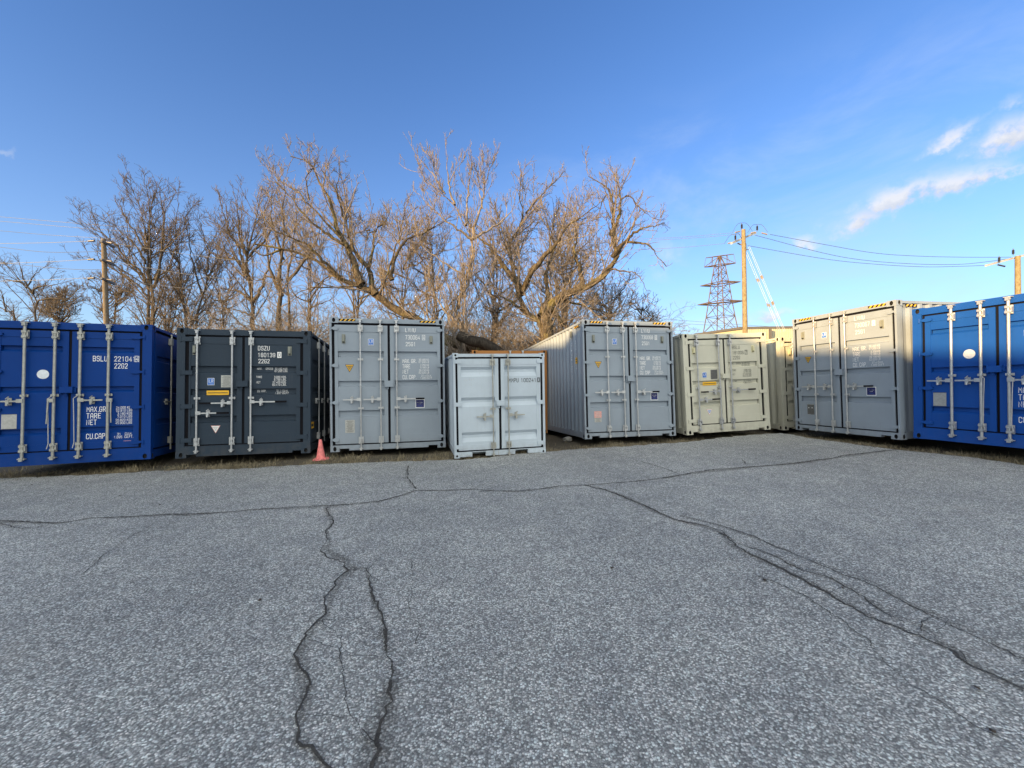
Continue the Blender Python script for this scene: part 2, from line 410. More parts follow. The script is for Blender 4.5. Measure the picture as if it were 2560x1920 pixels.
def rod(root, x, z0, z1, r, y, tall, mids, m, zt_b, zb_b, label=None, axis='y'):
    """vertical locking bar with cams at both ends and guide brackets as its sub-parts"""
    mb = MB()
    mb.cyl((x, y, z0), (x, y, z1), r, 10)
    for z, s_ in ((z1, 1), (z0, -1)):
        mb.cyl((x, y, z - .035), (x, y, z + .01), r * 1.5, 10)
        mb.box(x - r * 2.3, x + r * 2.3, y - r * 1.2, y + r * 1.6, z + s_ * .012 - .008, z + s_ * .012 + .008)
        mb.box(x - r * 1.1, x + r * 1.1, y - r * 1.9, y - r * 1.0, z - .05, z + .012)
    o = mb.build('locking_bar', m, root)
    for z in (zt_b, zb_b):
        b = MB()
        b.box(x - .050, x + .050, y + r * .9, y + r * .9 + .012, z - tall / 2, z + tall / 2)
        b.box(x - r * 1.55, x + r * 1.55, y - r * 1.35, y + r * .9, z - tall * .42, z - tall * .16)
        b.box(x - r * 1.55, x + r * 1.55, y - r * 1.35, y + r * .9, z + tall * .16, z + tall * .42)
        b.cyl((x - .038, y + .002, z + tall * .30), (x - .038, y - .006, z + tall * .30), .009, 6)
        b.box(x + .032, x + .052, y - r * .9, y + r * .9, z - tall * .3, z + tall * .3)
        b.build('bracket', m, o)
    for z in mids:
        b = MB()
        b.box(x - .055, x + .055, y + r * .9, y + r * .9 + .010, z - .022, z + .022)
        b.box(x - r * 1.5, x + r * 1.5, y - r * 1.3, y + r * .9, z - .015, z + .015)
        b.build('bracket', m, o)
    return o
def handle(bar, x, z, xe, y, r, m, grip=None, latch=None, drop=False, m_grip=None):
    mb = MB(); s_ = 1 if xe > x else -1
    mb.box(x - s_ * r * .5, x + s_ * .075, y - r * 1.7, y - r * .6, z - .033, z + .033)
    if drop:
        mb.cyl((x + s_ * .06, y - r * 1.5, z), (x + s_ * .062, y - r * 2.0, z - .22), .013, 6)
        mb.cyl((x + s_ * .062, y - r * 2.0, z - .22), (x + s_ * .07, y - r * 2.2, z - .42), .011, 6)
        return mb.build('handle', m, bar)
    L = abs(xe - x); zz = z - .006
    ge = xe - s_ * L * grip if grip else xe
    mb.box(x + s_ * .07, ge, y - r * 1.5, y - r * 1.5 + .012, zz - .013, zz + .013)
    mb.add([(x + s_ * .07, y - r * 1.5 - .002, zz + .016), (x + s_ * .07, y - r * 1.5 - .002, zz - .016), (x + s_ * L * .4, y - r * 1.5 - .002, zz - .011), (x + s_ * L * .4, y - r * 1.5 - .002, zz + .011)],
           [(0, 1, 2, 3) if s_ > 0 else (3, 2, 1, 0)])
    if grip:
        mb.cur = 1; mb.box(ge, xe, y - r * 1.5 - .006, y - r * 1.5 + .016, zz - .019, zz + .019); mb.cur = 0
    o = mb.build('handle', [m, M_RUB], bar)
    if latch is not None:
        b = MB()
        b.box(latch - .028, latch + .028, y + r * .7, y + r * .7 + .014, z - .075, z + .055)
        b.box(latch - .020, latch + .020, y - r * 1.9, y - r * 1.6, z - .050, z + .020)
        b.box(latch - .026, latch + .026, y - r * 1.7, y + r * .7, z - .034, z - .024)
        b.cyl((latch - .018, y - r * 1.9, z + .035), (latch + .025, y - r * 2.1, z + .075), .009, 6)
        b.cyl((latch, y - r * 1.9, z - .05), (latch, y - r * 2.1, z - .085), .018, 8)
        b.build('latch', m, bar)
    return o

def container(name, pose, S, label, group='shipping containers in the row'):
    x, y, yaw, z, ro, pi_ = pose
    e = Vector((math.cos(yaw), math.sin(yaw), ro)).normalized()
    b = Vector((-math.sin(yaw), math.cos(yaw), pi_)); b = (b - e * b.dot(e)).normalized()
    up = e.cross(b)
    Mx = Matrix(((e.x, b.x, up.x, x), (e.y, b.y, up.y, y), (e.z, b.z, up.z, z), (0, 0, 0, 1)))
    root = tag(empty(name, matrix=Mx), label, 'container', group)
    Wd, H, L, m = S['w'], S['h'], S.get('l', 6.058), S['paint']
    go, de, cg = S['go'], S['de'], S['cg']           # opening half width, door outer edge, centre half gap
    st, hb = S['sill'], S['head']                     # sill top, header bottom
    dz0, dz1 = S['dz']
    hw = Wd / 2
    # frame: posts, header, sill, rails
    f = MB(); cc = S.get('cast', (.178, .118, .162)); cz = cc[1] - .002
    for s_ in (-1, 1):
        f.box(s_ * go, s_ * hw, .0, .10, cz, H - cz)
        f.box(s_ * (go - .004), s_ * go, .035, .10, cz, H - cz)
        f.box(s_ * (hw - .11), s_ * hw, L - .10, L, cz, H - cz)
        f.box(s_ * (hw - .005), s_ * (hw - .06), cc[2], L - cc[2], H - .065, H - .012)
        f.box(s_ * (hw - .012), s_ * (hw - .06), cc[2], L - cc[2], .015, .155)
        if S.get('corr', True): f.box(s_ * (hw - .05), s_ * (hw - .10), cc[2], L - cc[2], .0, .05)
    f.box(-hw + cc[0], hw - cc[0], .0, .09, hb, H - .012); f.box(-hw + cc[0], hw - cc[0], L - .09, L, H - .11, H - .012)
    f.box(-hw + cc[0], hw - cc[0], L - .09, L, .02, .15)
    if hb < H - cz:
        for s_ in (-1, 1): f.box(s_ * (hw - cc[0]), s_ * go, .001, .09, hb, H - cz)
    # sill, with fork notches beside the castings or pockets
    sb = S.get('sillb', .02)
    xs0 = -hw + cc[0]
    if S.get('pockets'):
        px = S['pockets']; xx = [xs0] + [q for p in px for q in p] + [-xs0]
        f.box(xs0, -xs0, .0, .10, st - .012, st)
        for i in range(0, len(xx), 2): f.box(xx[i], xx[i + 1], -.001, .10, sb, st - .012)
        f.box(xs0, -xs0, .3, .4, sb, st - .012)
    else:
        nt = S.get('notch', 0)
        if nt:
            f.box(xs0, xs0 + nt, .0, .10, S['notchz'], st); f.box(-xs0 - nt, -xs0, .0, .10, S['notchz'], st)
        f.box(xs0 + nt, -xs0 - nt, .0, .10, sb, st)
    if st > cz:
        for s_ in (-1, 1): f.box(s_ * (hw - cc[0]), s_ * go, .001, .09, cz, st)
    f.box(-hw + .06, hw - .06, .10, L - .1, .10, .16)      # floor
    f.build('frame', m, root)
    for s_ in (-1, 1):
        casting(root, Wd, H, L, s_, False, True, m, *cc, *S.get('hole', (.034, .048)))
        casting(root, Wd, H, L, s_, False, False, m, *cc, *S.get('hole', (.034, .048)))
        casting(root, Wd, H, L, s_, True, True, m, *cc)
    # side walls and end wall
    if S.get('corr', True):
        for s_ in (-1, 1): corr_wall(.10, L - .10, .155, H - .065, s_ * (hw - .014), s_).build('side_wall', m, root)
    else:
        corr_wall(.10, L - .10, .155, H - .065, -(hw - .014), -1).build('side_wall', m, root)
        nb = [(2.02, 1.90), (1.40, 1.28), (.76, .64)]
        dep = .03; xx = hw - .03; nd = 4; w = (L - .32) / nd
        for k in range(nd):
            y0 = .16 + k * w + .012; y1 = .16 + (k + 1) * w - .012
            d = MB()
            d.box(hw - .045, hw - .012, y0, y0 + .09, .19, H - .12); d.box(hw - .045, hw - .012, y1 - .09, y1, .19, H - .12)
            zz = [.19]
            for zt, zb in reversed(nb): zz += [zb, zb + .02, zt - .015, zt]
            zz.append(H - .12); X = [0]
            for _ in nb: X += [0, dep, dep, 0]
            X.append(0)
            vs = []
            for z_, d_ in zip(zz, X): vs += [(hw - .018 - d_, y0 + .09, z_), (hw - .018 - d_, y1 - .09, z_)]
            d.add(vs, [(2 * i, 2 * i + 1, 2 * i + 3, 2 * i + 2) for i in range(len(zz) - 1)])
            sdr = d.build('side_door', m, root)
            for ry in ((y0 + .66,) if S['sided'] == 1 else (y0 + .59, y0 + 1.26)):
                if ry > y1: continue
                rb = MB(); rb.cyl((hw + .028, ry, .10), (hw + .028, ry, H - .06), .017, 8)
                for zq in (.30, H - .22): rb.box(hw - .012, hw + .052, ry - .04, ry + .04, zq - .07, zq + .07)
                rb.box(hw + .02, hw + .045, ry - .33, ry, 1.10 - .013, 1.10 + .013)
                rb.box(hw - .01, hw + .035, ry - .2, ry - .16, 1.04, 1.16)
                rb.build('locking_bar', S['metal'], sdr)
        g = MB(); g.box(hw - .06, hw - .05, .10, L - .1, .16, H - .065); g.build('side_gasket', M_RUB, root)
    ew = MB(); n = 18
    vs = []
    for i in range(n + 1):
        xx = -hw + .1 + (2 * hw - .2) * i / n; d_ = .03 if i % 4 in (1, 2) else 0
        vs += [(xx, L - .03 - d_, .15), (xx, L - .03 - d_, H - .1)]
    ew.add(vs, [(2 * i + 2, 2 * i, 2 * i + 1, 2 * i + 3) for i in range(n)]); ew.build('end_wall', m, root)
    rf = MB(); vs = []; n = int((L - .2) / .0697); 
    for i in range(n + 1):
        yy = .09 + (L - .18) * i / n; d_ = .018 if i % 4 in (1, 2) else 0
        vs += [(-hw + .05, yy, H - .016 - d_), (hw - .05, yy, H - .016 - d_)]
    rf.add(vs, [(2 * i, 2 * i + 1, 2 * i + 3, 2 * i + 2) for i in range(n)]); rf.build('roof', m, root)
    if S.get('doors', True):
        bands = S['bands']; prof0 = band_profile(bands, *S['bs'], S.get('bd', .055), .0)
        rise = .008
        prof = lambda z_: prof0(z_) + rise + S.get('dy', .015)
        dy = S.get('dy', .015)
        doors = {}
        for s_ in (-1, 1):
            cx = S.get('gap', 0) + s_ * cg; ex = s_ * de
            pa, pb = S['panL'] if s_ < 0 else S['panR']
            x0, x1 = min(cx, ex), max(cx, ex)
            d = MB()
            pt, pbz = S['pz']
            d.box(x0, pa, dy, dy + .05, dz0, dz1); d.box(pb, x1, dy, dy + .05, dz0, dz1)
            d.box(pa, pb, dy, dy + .05, pt, dz1); d.box(pa, pb, dy, dy + .05, dz0, pbz)
            zz = [pbz]; Y = [0]
            for zt, zb in reversed(bands): zz += [zb, zb + S['bs'][1], zt - S['bs'][0], zt]; Y += [0, S.get('bd', .055), S.get('bd', .055), 0]
            zz.append(pt); Y.append(0)
            vs = []
            for z_, y_ in zip(zz, Y): vs += [(pa, dy + rise + y_, z_), (pb, dy + rise + y_, z_)]
            d.add(vs, [(2 * i, 2 * i + 1, 2 * i + 3, 2 * i + 2) for i in range(len(zz) - 1)])
            door = d.build('door', m, root); doors[s_] = door
            g = MB()
            gx0, gx1 = (s_ * (go - .001), S.get('gap', 0) + s_ * .0005)
            g.box(gx0, gx1, dy + .082, dy + .092, st + .001, hb - .001)
            gl = dy + .016
            g.box(gx0, ex + s_ * .002, gl, gl + .045, st + .001, hb - .001)
            g.box(min(cx - s_ * .002, S.get('gap', 0) + s_ * .0005), max(cx - s_ * .002, S.get('gap', 0) + s_ * .0005), gl, gl + .045, st + .001, hb - .001)
            g.box(min(cx, ex), max(cx, ex), gl, gl + .045, dz1 + .001, hb - .001); g.box(min(cx, ex), max(cx, ex), gl, gl + .045, st + .001, dz0 - .001)
            g.build('gasket', M_RUB, door)
            for zh in S['hinges']:
                h = MB(); t = S.get('hh', .035); xi, xo = s_ * S['hx'][0], s_ * S['hx'][1]
                h.box(min(xi, xo), max(xi, xo), -.010, dy + .002, zh - t, zh + t) if not S.get('lens') else None
                if S.get('lens'):
                    P = []
                    for k_ in range(7):
                        fr = k_ / 6; xx = xi + (xo - xi) * fr; ht = t * (.45 + .55 * math.sin(math.pi * min(1, fr * 1.15 + .05)))
                        P += [(xx, -.012, zh - ht), (xx, -.012, zh + ht), (xx, dy + .002, zh - ht), (xx, dy + .002, zh + ht)]
                    fs = []
                    for k_ in range(6):
                        a = 4 * k_; fs += [(a, a + 4, a + 5, a + 1), (a + 1, a + 5, a + 7, a + 3), (a, a + 2, a + 6, a + 4)]
                    fs += [(0, 1, 3, 2), (24, 26, 27, 25)]
                    h.add(P, fs)
                h.cyl((xo, -.006, zh - t * 1.2), (xo, -.006, zh + t * 1.2), .014, 8)
                h.build('hinge', m, door)
        mt = S['metal']
        bars = []
        for i, xr in enumerate(S['rods']):
            r = S.get('rr', .017)
            bars.append(rod(root, xr, S['rz'][0], S['rz'][1], r, -.040, S.get('br', .15), S['mids'], mt, S['rz'][1] - S.get('bt', .17), S['rz'][0] + .17))
        for (i, zh, xe, grip, latch, drop) in S['handles']:
            handle(bars[i], S['rods'][i], zh, xe, -.040, S.get('rr', .017), mt, grip, latch, drop)
        if S.get('lock'):
            a, b_, c, d_ = S['lock']; lb = MB()
            lb.box(a, b_, -.055, dy, c, d_); lb.box(a - .02, a, -.02, dy, c - .015, d_ + .01); lb.box(b_, b_ + .03, -.01, dy, c + .01, d_ - .02)
            lb.box((a + b_) / 2 - .05, (a + b_) / 2 - .01, -.01, dy, c - .05, c)
            lb.build('lock_box', m, root)
        for (xa, xb, za, zb) in S.get('vents', ()):
            v = MB(); dd_ = doors[1 if xa > 0 else -1]
            yv = dy + rise - .002
            v.box(xa, xb, yv - .006, yv, za, zb); v.box(xa + .014, xb - .014, yv - .045, yv - .006, za + .04, zb - .02)
            v.cur = 1; v.box(xa + .018, xb - .018, yv - .038, yv - .008, za + .02, za + .04)
            v.build('vent', [S.get('ventm', M_VENT), M_DARK], dd_)
        for (xa, xb, rev) in S.get('hazard', ()):
            z0, z1 = H - .078, H - .030; hz = MB(); mats = [M_RUB, M_YEL]
            hz.box(xa, xb, -.004, -.001, z0, z1); hz.cur = 1; k = 4; wq = (xb - xa) / (k * 2)
            for i in range(k):
                xx = xa + (2 * i) * wq + .01; sh = (z1 - z0) * .9
                xe2 = min(xx + wq + sh, xb)
                hz.add([(xx, -.0055, z0), (xx + wq * .85, -.0055, z0), (xe2, -.0055, z1), (min(xx + sh, xb), -.0055, z1)], [(0, 1, 2, 3)])
            hz.build('hazard_marking', mats, root)
        S['deco'](root, doors, prof, bars)
    return root

Ft = lambda z_: .0
# ---- the three door styles
def style_high():      # tall grey container
    return dict(w=2.438, h=2.896, paint=P_GREY, metal=M_GALV, go=1.178, de=1.122, cg=.026, sill=.132, head=2.788, dz=(.160, 2.738),
                bands=[(2.172, 2.041), (1.524, 1.397), (.880, .737)], bs=(.005, .016), pz=(2.591, .328), panL=(-1.055, -.108), panR=(.112, 1.055),
                hinges=(.255, 1.057, 1.857, 2.659), hx=(1.045, 1.195), hh=.042, lens=True, sillb=.018, notch=.20, notchz=.062,
                rods=(-.592, -.176, .166), rz=(.065, 2.835), rr=.0175, br=.15, mids=(1.988, .927), lock=(-.085, .092, 1.385, 1.520),
                handles=[(0, 1.122, -.952, None, -.776, False), (1, 1.122, -.534, None, -.352, False), (2, 1.122, .759, .32, .348, False)],
                vents=[(-.974, -.902, 2.335, 2.535), (.887, .958, 2.342, 2.527)], hazard=[(-1.028, -.691, 0), (.671, 1.027, 0)])
def deco_high(num, chk, boxfill, plate='alu'):
    def f(root, doors, prof, bars):
        L_, R_ = doors[-1], doors[1]
        pf = lambda z_: prof(z_) if .35 < z_ < 2.58 else .015
        letter(R_, 'LVNU', .357, .580, 2.602, 2.697, pf, M_WHITE, .03)
        letter(R_, num, .356, .677, 2.440, 2.537, pf, M_WHITE, .03)
        if boxfill:
            flat(R_, 'check_digit', .722, .790, 2.430, 2.546, pf, M_WHITE); letter(R_, chk, .738, .774, 2.447, 2.530, lambda z_: pf(z_) - .004, P_GREY, .03)
        else: letter(R_, chk, .737, .776, 2.446, 2.531, pf, M_WHITE, .03, box=(.722, .790, 2.430, 2.546))
        letter(R_, '25G1', .360, .564, 2.291, 2.387, pf, M_WHITE, .03)
        for s_, z_, x1 in (('MAX. GR.', 1.912, .593), ('TARE', 1.791, .456), ('NET', 1.673, .420), ('CU. CAP.', 1.552, .590)):
            letter(R_, s_, .289, x1, z_, z_ + .092, pf, M_WHITE, .025)
        for s_, x0, x1, z_ in (('30.480 KG', .645, .868, 1.966), ('67.200 LB', .645, .868, 1.912), ('2.350 KG', .677, .868, 1.845), ('5.180 LB', .677, .868, 1.791),
                               ('28.130 KG', .645, .868, 1.727), ('62.020 LB', .645, .868, 1.673), ('37.4 CU.M.', .694, .925, 1.606), ('1.320 CU.FT', .679, .935, 1.552)):
            letter(R_, s_, x0, x1, z_, z_ + .044, pf, M_WHITE, .02)
        flat(L_, 'certificate_sticker', -.435, -.316, 2.300, 2.442, pf, M_WHITE, extra=[(.06, .94, .05, .95, M_LBLUE), (.14, .20, .35, .85, M_WHITE), (.20, .85, .10, .16, M_WHITE)])
        letter(L_, 'LR', -.405, -.335, 2.350, 2.415, lambda z_: pf(z_) - .006, M_WHITE, .02)
        triangle(L_, -.916, -.729, 1.879, 1.709, pf, M_YEL, M_BLKTXT, M_GREYTXT)
        if plate == 'alu':
            flat(L_, 'data_plate', -.923, -.729, .397, .674, pf, M_PLATE, extra=lines(M_GREYTXT, 13, .08, .92, .05, .95, .30, .5))
        elif plate == 'pink':
            flat(L_, 'data_plate', -.955, -.775, .395, .500, pf, M_PLATE, extra=lines(M_GREYTXT, 5, .08, .92, .05, .95, .3, .5))
            flat(L_, 'faded_label', -.961, -.770, .503, .660, pf, M_PINK, extra=lines(M_PLATE, 4, .08, .92, .1, .9, .35, .5), label='faded pink label')
        else:
            flat(L_, 'data_plate', -.885, -.700, .415, .674, pf, M_PLATED, extra=[(0, .5, 0, .02, M_PLATE), (.12, .30, .62, .68, M_WHITE), (.62, .84, .62, .68, M_WHITE), (0, 1, .97, 1, M_PLATE)])
        flat(R_, 'sticker', .562, .763, .905, 1.098, pf, M_WHITE, extra=[(.06, .94, .07, .93, M_NAVYV), (.20, .80, .60, .66, M_WHITE), (.34, .66, .44, .48, M_WHITE), (.30, .70, .22, .24, M_LBLUE)], label='navy sticker with white border')
    return f

def style_std(p, dark):  # 22G2 container with full side doors
    return dict(w=2.438, h=2.591, paint=p, metal=M_GALV, go=1.078, de=1.015, cg=.024, gap=-.050, sill=.228, head=2.462, dz=(.252, 2.425), corr=False, sided=2,
                bands=[(1.834, 1.691), (1.369, 1.241), (.819, .683)], bs=(.005, .020), pz=(2.286, .439), panL=(-.985, -.165), panR=(.062, .936),
                hinges=(.346, 1.022, 1.697, 2.371), hx=(.945, 1.150), hh=.042, sillb=.022, notch=.17, notchz=.062,
                rods=(-.855, -.238, .102), rz=(.14, 2.535), rr=.0185, br=.16, mids=(1.180,), bt=.19, lock=(-.150, .050, 1.410, 1.530),
                handles=[(0, .888, -.281, .38, -.656, False), (1, 1.086, -.800, .36, -.400, False), (2, 1.100, .775, .32, .293, False)],
                vents=[(-.955, -.880, 2.057, 2.245), (.777, .850, 2.063, 2.253)])
def deco_std(owner, num, chk, m, dark):
    def f(root, doors, prof, bars):
        L_, R_ = doors[-1], doors[1]; pf = prof
        letter(R_, owner, .213, .430, 2.163, 2.258, pf, m, .03)
        letter(R_, num, .218, .536, 2.024, 2.118, pf, m, .03)
        if dark:
            flat(R_, 'check_digit', .576, .655, 2.012, 2.136, pf, M_WHITE); letter(R_, chk, .595, .636, 2.030, 2.118, lambda z_: pf(z_) - .004, P_NAVY, .03)
        else: letter(R_, chk, .592, .638, 2.028, 2.118, pf, m, .03, box=(.576, .655, 2.012, 2.136))
        letter(R_, '22G2', .218, .431, 1.895, 1.985, pf, m, .03)
        for s_, x0, x1, z_ in (('MAX.', .182, .280, 1.764), ('GROSS', .345, .482, 1.764), ('30.480 KGS.', .512, .767, 1.764), ('67.200 LBS.', .512, .767, 1.714), ('TARE', .187, .293, 1.586),
                               ('3.080 KGS.', .518, .750, 1.586), ('6.790 LBS.', .519, .750, 1.533), ('NET', .187, .262, 1.476), ('27.400 KGS.', .487, .750, 1.476), ('60.410 LBS.', .487, .750, 1.425),
                               ('CU. CAP.', .188, .355, 1.295), ('31.1 CU.M.', .549, .770, 1.301), ('1.097 CU.FT', .528, .784, 1.250)):
            letter(R_, s_, x0, x1, z_, z_ + .046, pf, m, .025)
        flat(L_, 'certificate_sticker', -.693, -.571, 1.445, 1.589, pf, M_WHITE, extra=[(.05, .95, .05, .95, M_LBLUE), (.14, .20, .35, .85, M_WHITE), (.20, .85, .12, .17, M_WHITE)])
        letter(L_, 'LR', -.660, -.590, 1.495, 1.560, lambda z_: pf(z_) - .006, M_WHITE, .02)
        flat(L_, 'data_plate', -.453, -.262, 1.400, 1.645, pf, M_PLATE if dark else M_PLATED, extra=lines(M_GREYTXT, 12, .08, .92, .05, .95, .30, .5))
        yo = lambda z_: .015
        flat(L_, 'warning_strip', -.702, -.308, 1.245, 1.335, yo, M_YEL, extra=[(.05, .95, .40, .56, M_BLKTXT)])
        triangle(L_, -.626, -.458, .625, .469, pf, M_WHITE, M_PINK if dark else M_PINK, M_LBLUE if not dark else M_PLATE)
    return f

def style_blue():
    return dict(w=2.438, h=2.591, paint=P_BLUE, metal=M_GALVD, go=1.072, de=1.024, cg=.022, gap=.004, sill=.222, head=2.452, dz=(.245, 2.420), corr=False, sided=1,
                bands=[(2.142, 2.032), (1.402, 1.292), (.647, .528)], bs=(.006, .04), pz=(2.30, .36), panL=(-.935, -.105), panR=(.124, .941), dy=.018,
                hinges=(.332, 1.001, 1.673, 2.340), hx=(.900, 1.105), hh=.036, lens=True, sillb=.0, notch=0,
                rods=(-.592, -.183, .170, .581), rz=(.135, 2.540), rr=.022, br=.15, mids=(1.240,), bt=.20, lock=(-.105, .078, 1.282, 1.395),
                handles=[])
def deco_blue(num_known):
    def f(root, doors, prof, bars):
        L_, R_ = doors[-1], doors[1]; pf = prof
        letter(R_, 'BSLU', .324, .536, 1.871, 1.974, pf, M_WHITE, .03)
        if num_known:
            letter(R_, '221041', .634, .944, 1.873, 1.976, pf, M_WHITE, .03)
            letter(R_, '4', .962, 1.006, 1.884, 1.966, lambda z_: .018, M_WHITE, .03, box=(.950, 1.018, 1.868, 1.982))
        letter(R_, '22G2', .636, .841, 1.738, 1.838, pf, M_WHITE, .03)
        for s_, x1, z_ in (('MAX.GR.', .553, .924), ('TARE', .456, .802), ('NET', .395, .683), ('CU.CAP.', .547, .424)):
            letter(R_, s_, .248, x1, z_, z_ + .100, pf, M_WHITE, .03)
        for s_, x0, x1, z_ in (('24.000 KGS', .676, .919, .972), ('52.910 LBS', .677, .919, .918), ('3.180 KGS', .698, .919, .858), ('7.010 LBS', .698, .919, .802),
                               ('20.820 KGS', .671, .919, .738), ('45.900 LBS', .669, .919, .683), ('31', .698, .745, .473), ('CU.M.', .815, .925, .473), ('1.095', .656, .775, .418), ('CU.FT.', .810, .940, .418)):
            letter(R_, s_, x0, x1, z_, z_ + .048, pf, M_WHITE, .025)
        d = MB(); xc, zc, r = -.370, 1.627, .084; y = pf(zc) - .003
        d.add([(xc + r * math.cos(a * math.pi / 14), y, zc + r * math.sin(a * math.pi / 14)) for a in range(28)], [tuple(range(28))])
        d.build('round_sticker', M_CLEAR, L_)
        flat(L_, 'data_plate', -.905, -.705, .655, .920, pf, M_PLATE, extra=[(0, 1, 0, .025, M_GREYTXT), (0, 1, .975, 1, M_GREYTXT)])
        if num_known: flat(R_, 'small_label', .795, .907, .324, .366, pf, M_PINK, extra=[(.15, .85, .3, .6, M_WHITE)])
        # hanging straps
        for bi, xx, z0, z1 in ((1, -.183, .48, 1.24), (2, .170, .48, 1.24)):
            s_ = MB(); b_ = bars[bi]; yy = -.075
            dx = -.055 if num_known else .05
            s_.tube([(xx, yy, z1), (xx + dx * 1.2, yy, z1 - .06), (xx + dx, yy, (z0 + z1) / 2), (xx + dx * .8, yy, z0 - .10), (xx + dx * 1.2, yy, z0 - .2)], .0065, 5)
            s_.build('strap', M_ROPE, b_)
    return f

POSE = dict(
    A=(-8.1201, 7.5158, .3596, .2205, -.0178, -.0504), B=(-5.4856, 8.4562, .2533, .1353, -.0184, -.0406), C=(-2.7292, 9.1322, .2302, .0855, -.0128, -.0156),
    D=(-.2525, 8.6251, .2412, -.006, -.0033, .0082), F=(2.9289, 10.2177, .207, .0862, -.0125, -.0484), G=(5.6514, 10.7868, .1748, .0815, .0192, -.0265),
    I=(7.7212, 9.7027, -1.349, .1365, .0267, -.0029), J=(8.3996, 7.1678, -1.3114, .2528, .0149, -.0198))

S = style_blue(); S['deco'] = deco_blue(True); S['paint'] = P_BLUE_SHADED
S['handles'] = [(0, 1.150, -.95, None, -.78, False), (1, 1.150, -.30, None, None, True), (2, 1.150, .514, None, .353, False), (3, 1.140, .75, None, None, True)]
cA = container('storage_container', POSE['A'], S, 'blue container numbered BSLU 221041, leftmost of the row, darkened for shade')
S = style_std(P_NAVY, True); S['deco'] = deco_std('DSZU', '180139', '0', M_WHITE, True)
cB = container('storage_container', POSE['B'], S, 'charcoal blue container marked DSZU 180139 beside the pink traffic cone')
def hazside(root, sx, H, W_):
    hz = MB(); hz.cur = 0; x = sx * (W_ / 2 + .001)
    hz.box(x, x + sx * .003, .24, .56, H - .135, H - .085) if sx > 0 else hz.box(x + sx * .003, x, .24, .56, H - .135, H - .085)
    hz.cur = 1; xx = x + sx * .0045
    for k in range(3):
        a = .25 + k * .105; P = [(xx, a, H - .133), (xx, a + .05, H - .133), (xx, a + .09, H - .087), (xx, a + .04, H - .087)]
        hz.add(P, [(0, 1, 2, 3) if sx > 0 else (3, 2, 1, 0)])
    hz.build('hazard_marking', [M_RUB, M_YEL], root)
S = style_high(); S['deco'] = deco_high('730064', '4', False); cC = container('storage_container', POSE['C'], S, 'tall grey container marked LVNU 730064 right of the pink cone')
hazside(cC, -1, 2.896, 2.438); hazside(cC, 1, 2.896, 2.438)
S = style_high(); S['deco'] = deco_high('730068', '6', False, 'pink'); cF = container('storage_container', POSE['F'], S, 'tall grey container marked LVNU 730068 with a faded pink label low on its door')
hazside(cF, -1, 2.896, 2.438); hazside(cF, 1, 2.896, 2.438)
S = style_std(P_BEIGE, False); S['deco'] = deco_std('BSLU', '181009', '7', M_GREYTXT, False); S['corr'] = True; S['ventm'] = M_VENTB; S['metal'] = M_GALV
S['gap'] = -.045
cG = container('storage_container', POSE['G'], S, 'beige container marked BSLU 181009 in front of the wooden utility pole')
S = style_std(P_BEIGE, False); S['deco'] = lambda *a: None; S['corr'] = True; S['ventm'] = M_VENTB
cH = container('storage_container', (8.72, 11.72, .175, .02, .012, -.02), S, 'beige container mostly hidden behind the sunlit grey one')
S = style_high(); S['deco'] = deco_high('730067', '0', True, 'dark'); cI = container('storage_container', POSE['I'], S, 'tall grey container marked LVNU 730067 with its top half in sunlight')
hazside(cI, 1, 2.896, 2.438); hazside(cI, -1, 2.896, 2.438)
S = style_blue(); S['deco'] = deco_blue(False); S['metal'] = M_GALV
S['handles'] = [(0, 1.150, -.95, None, -.78, False), (1, 1.150, -.53, None, -.36, False), (2, 1.150, .514, None, .353, False), (3, 1.140, .75, None, None, True)]
cJ = container('storage_container', POSE['J'], S, 'bright blue container at the right edge, sunlit along its top')
# small pale container standing on the asphalt
def deco_small(root, doors, prof, bars):
    R_ = doors[1]; L_ = doors[-1]
    letter(R_, 'MMPU', .189, .399, 1.523, 1.612, prof, M_BLKTXT, .03)
    letter(R_, '100241', .456, .771, 1.523, 1.612, prof, M_BLKTXT, .03)
    letter(R_, '0', .818, .858, 1.530, 1.606, lambda z_: .012, M_BLKTXT, .03, box=(.806, .869, 1.518, 1.618))
    sc_ = MB(); R = random.Random(4)
    for k in range(9):
        xx = -.73 + (k % 5) * .042; zz = 1.60 - (k // 5) * .10
        sc_.tube([(xx + R.uniform(-.015, .02), .0195, zz + R.uniform(-.03, .03)) for _ in range(4)], .0016, 3)
    sc_.build('pencil_scrawl', M_PLATE, L_)
SMALL = dict(w=1.9407, h=2.1361, l=2.4, paint=P_PALE, metal=M_GALVD, go=.925, de=.880, cg=.026, gap=-.008, sill=.118, head=2.060, dz=(.147, 2.023),
             bands=[(1.858, 1.657), (1.230, 1.039), (.516, .315)], bs=(.062, .085), bd=.045, pz=(1.90, .26), panL=(-.815, -.115), panR=(.094, .790), dy=.012,
             hinges=(.225, 1.094, 1.967), hx=(.800, .940), hh=.040, cast=(.105, .085, .10), hole=(.020, .024), sillb=.018, pockets=[(-.608, -.326), (.301, .579)],
             rods=(-.166, .163), rz=(.055, 2.095), rr=.0135, br=.13, mids=(.986,), bt=.15, lock=(-.088, .076, 1.045, 1.155),
             handles=[(0, .838, -.511, None, -.343, False), (1, .852, .503, None, .323, False)], deco=deco_small)
cD = container('storage_container', POSE['D'], SMALL, 'small pale grey container marked MMPU 100241 standing forward on the asphalt')
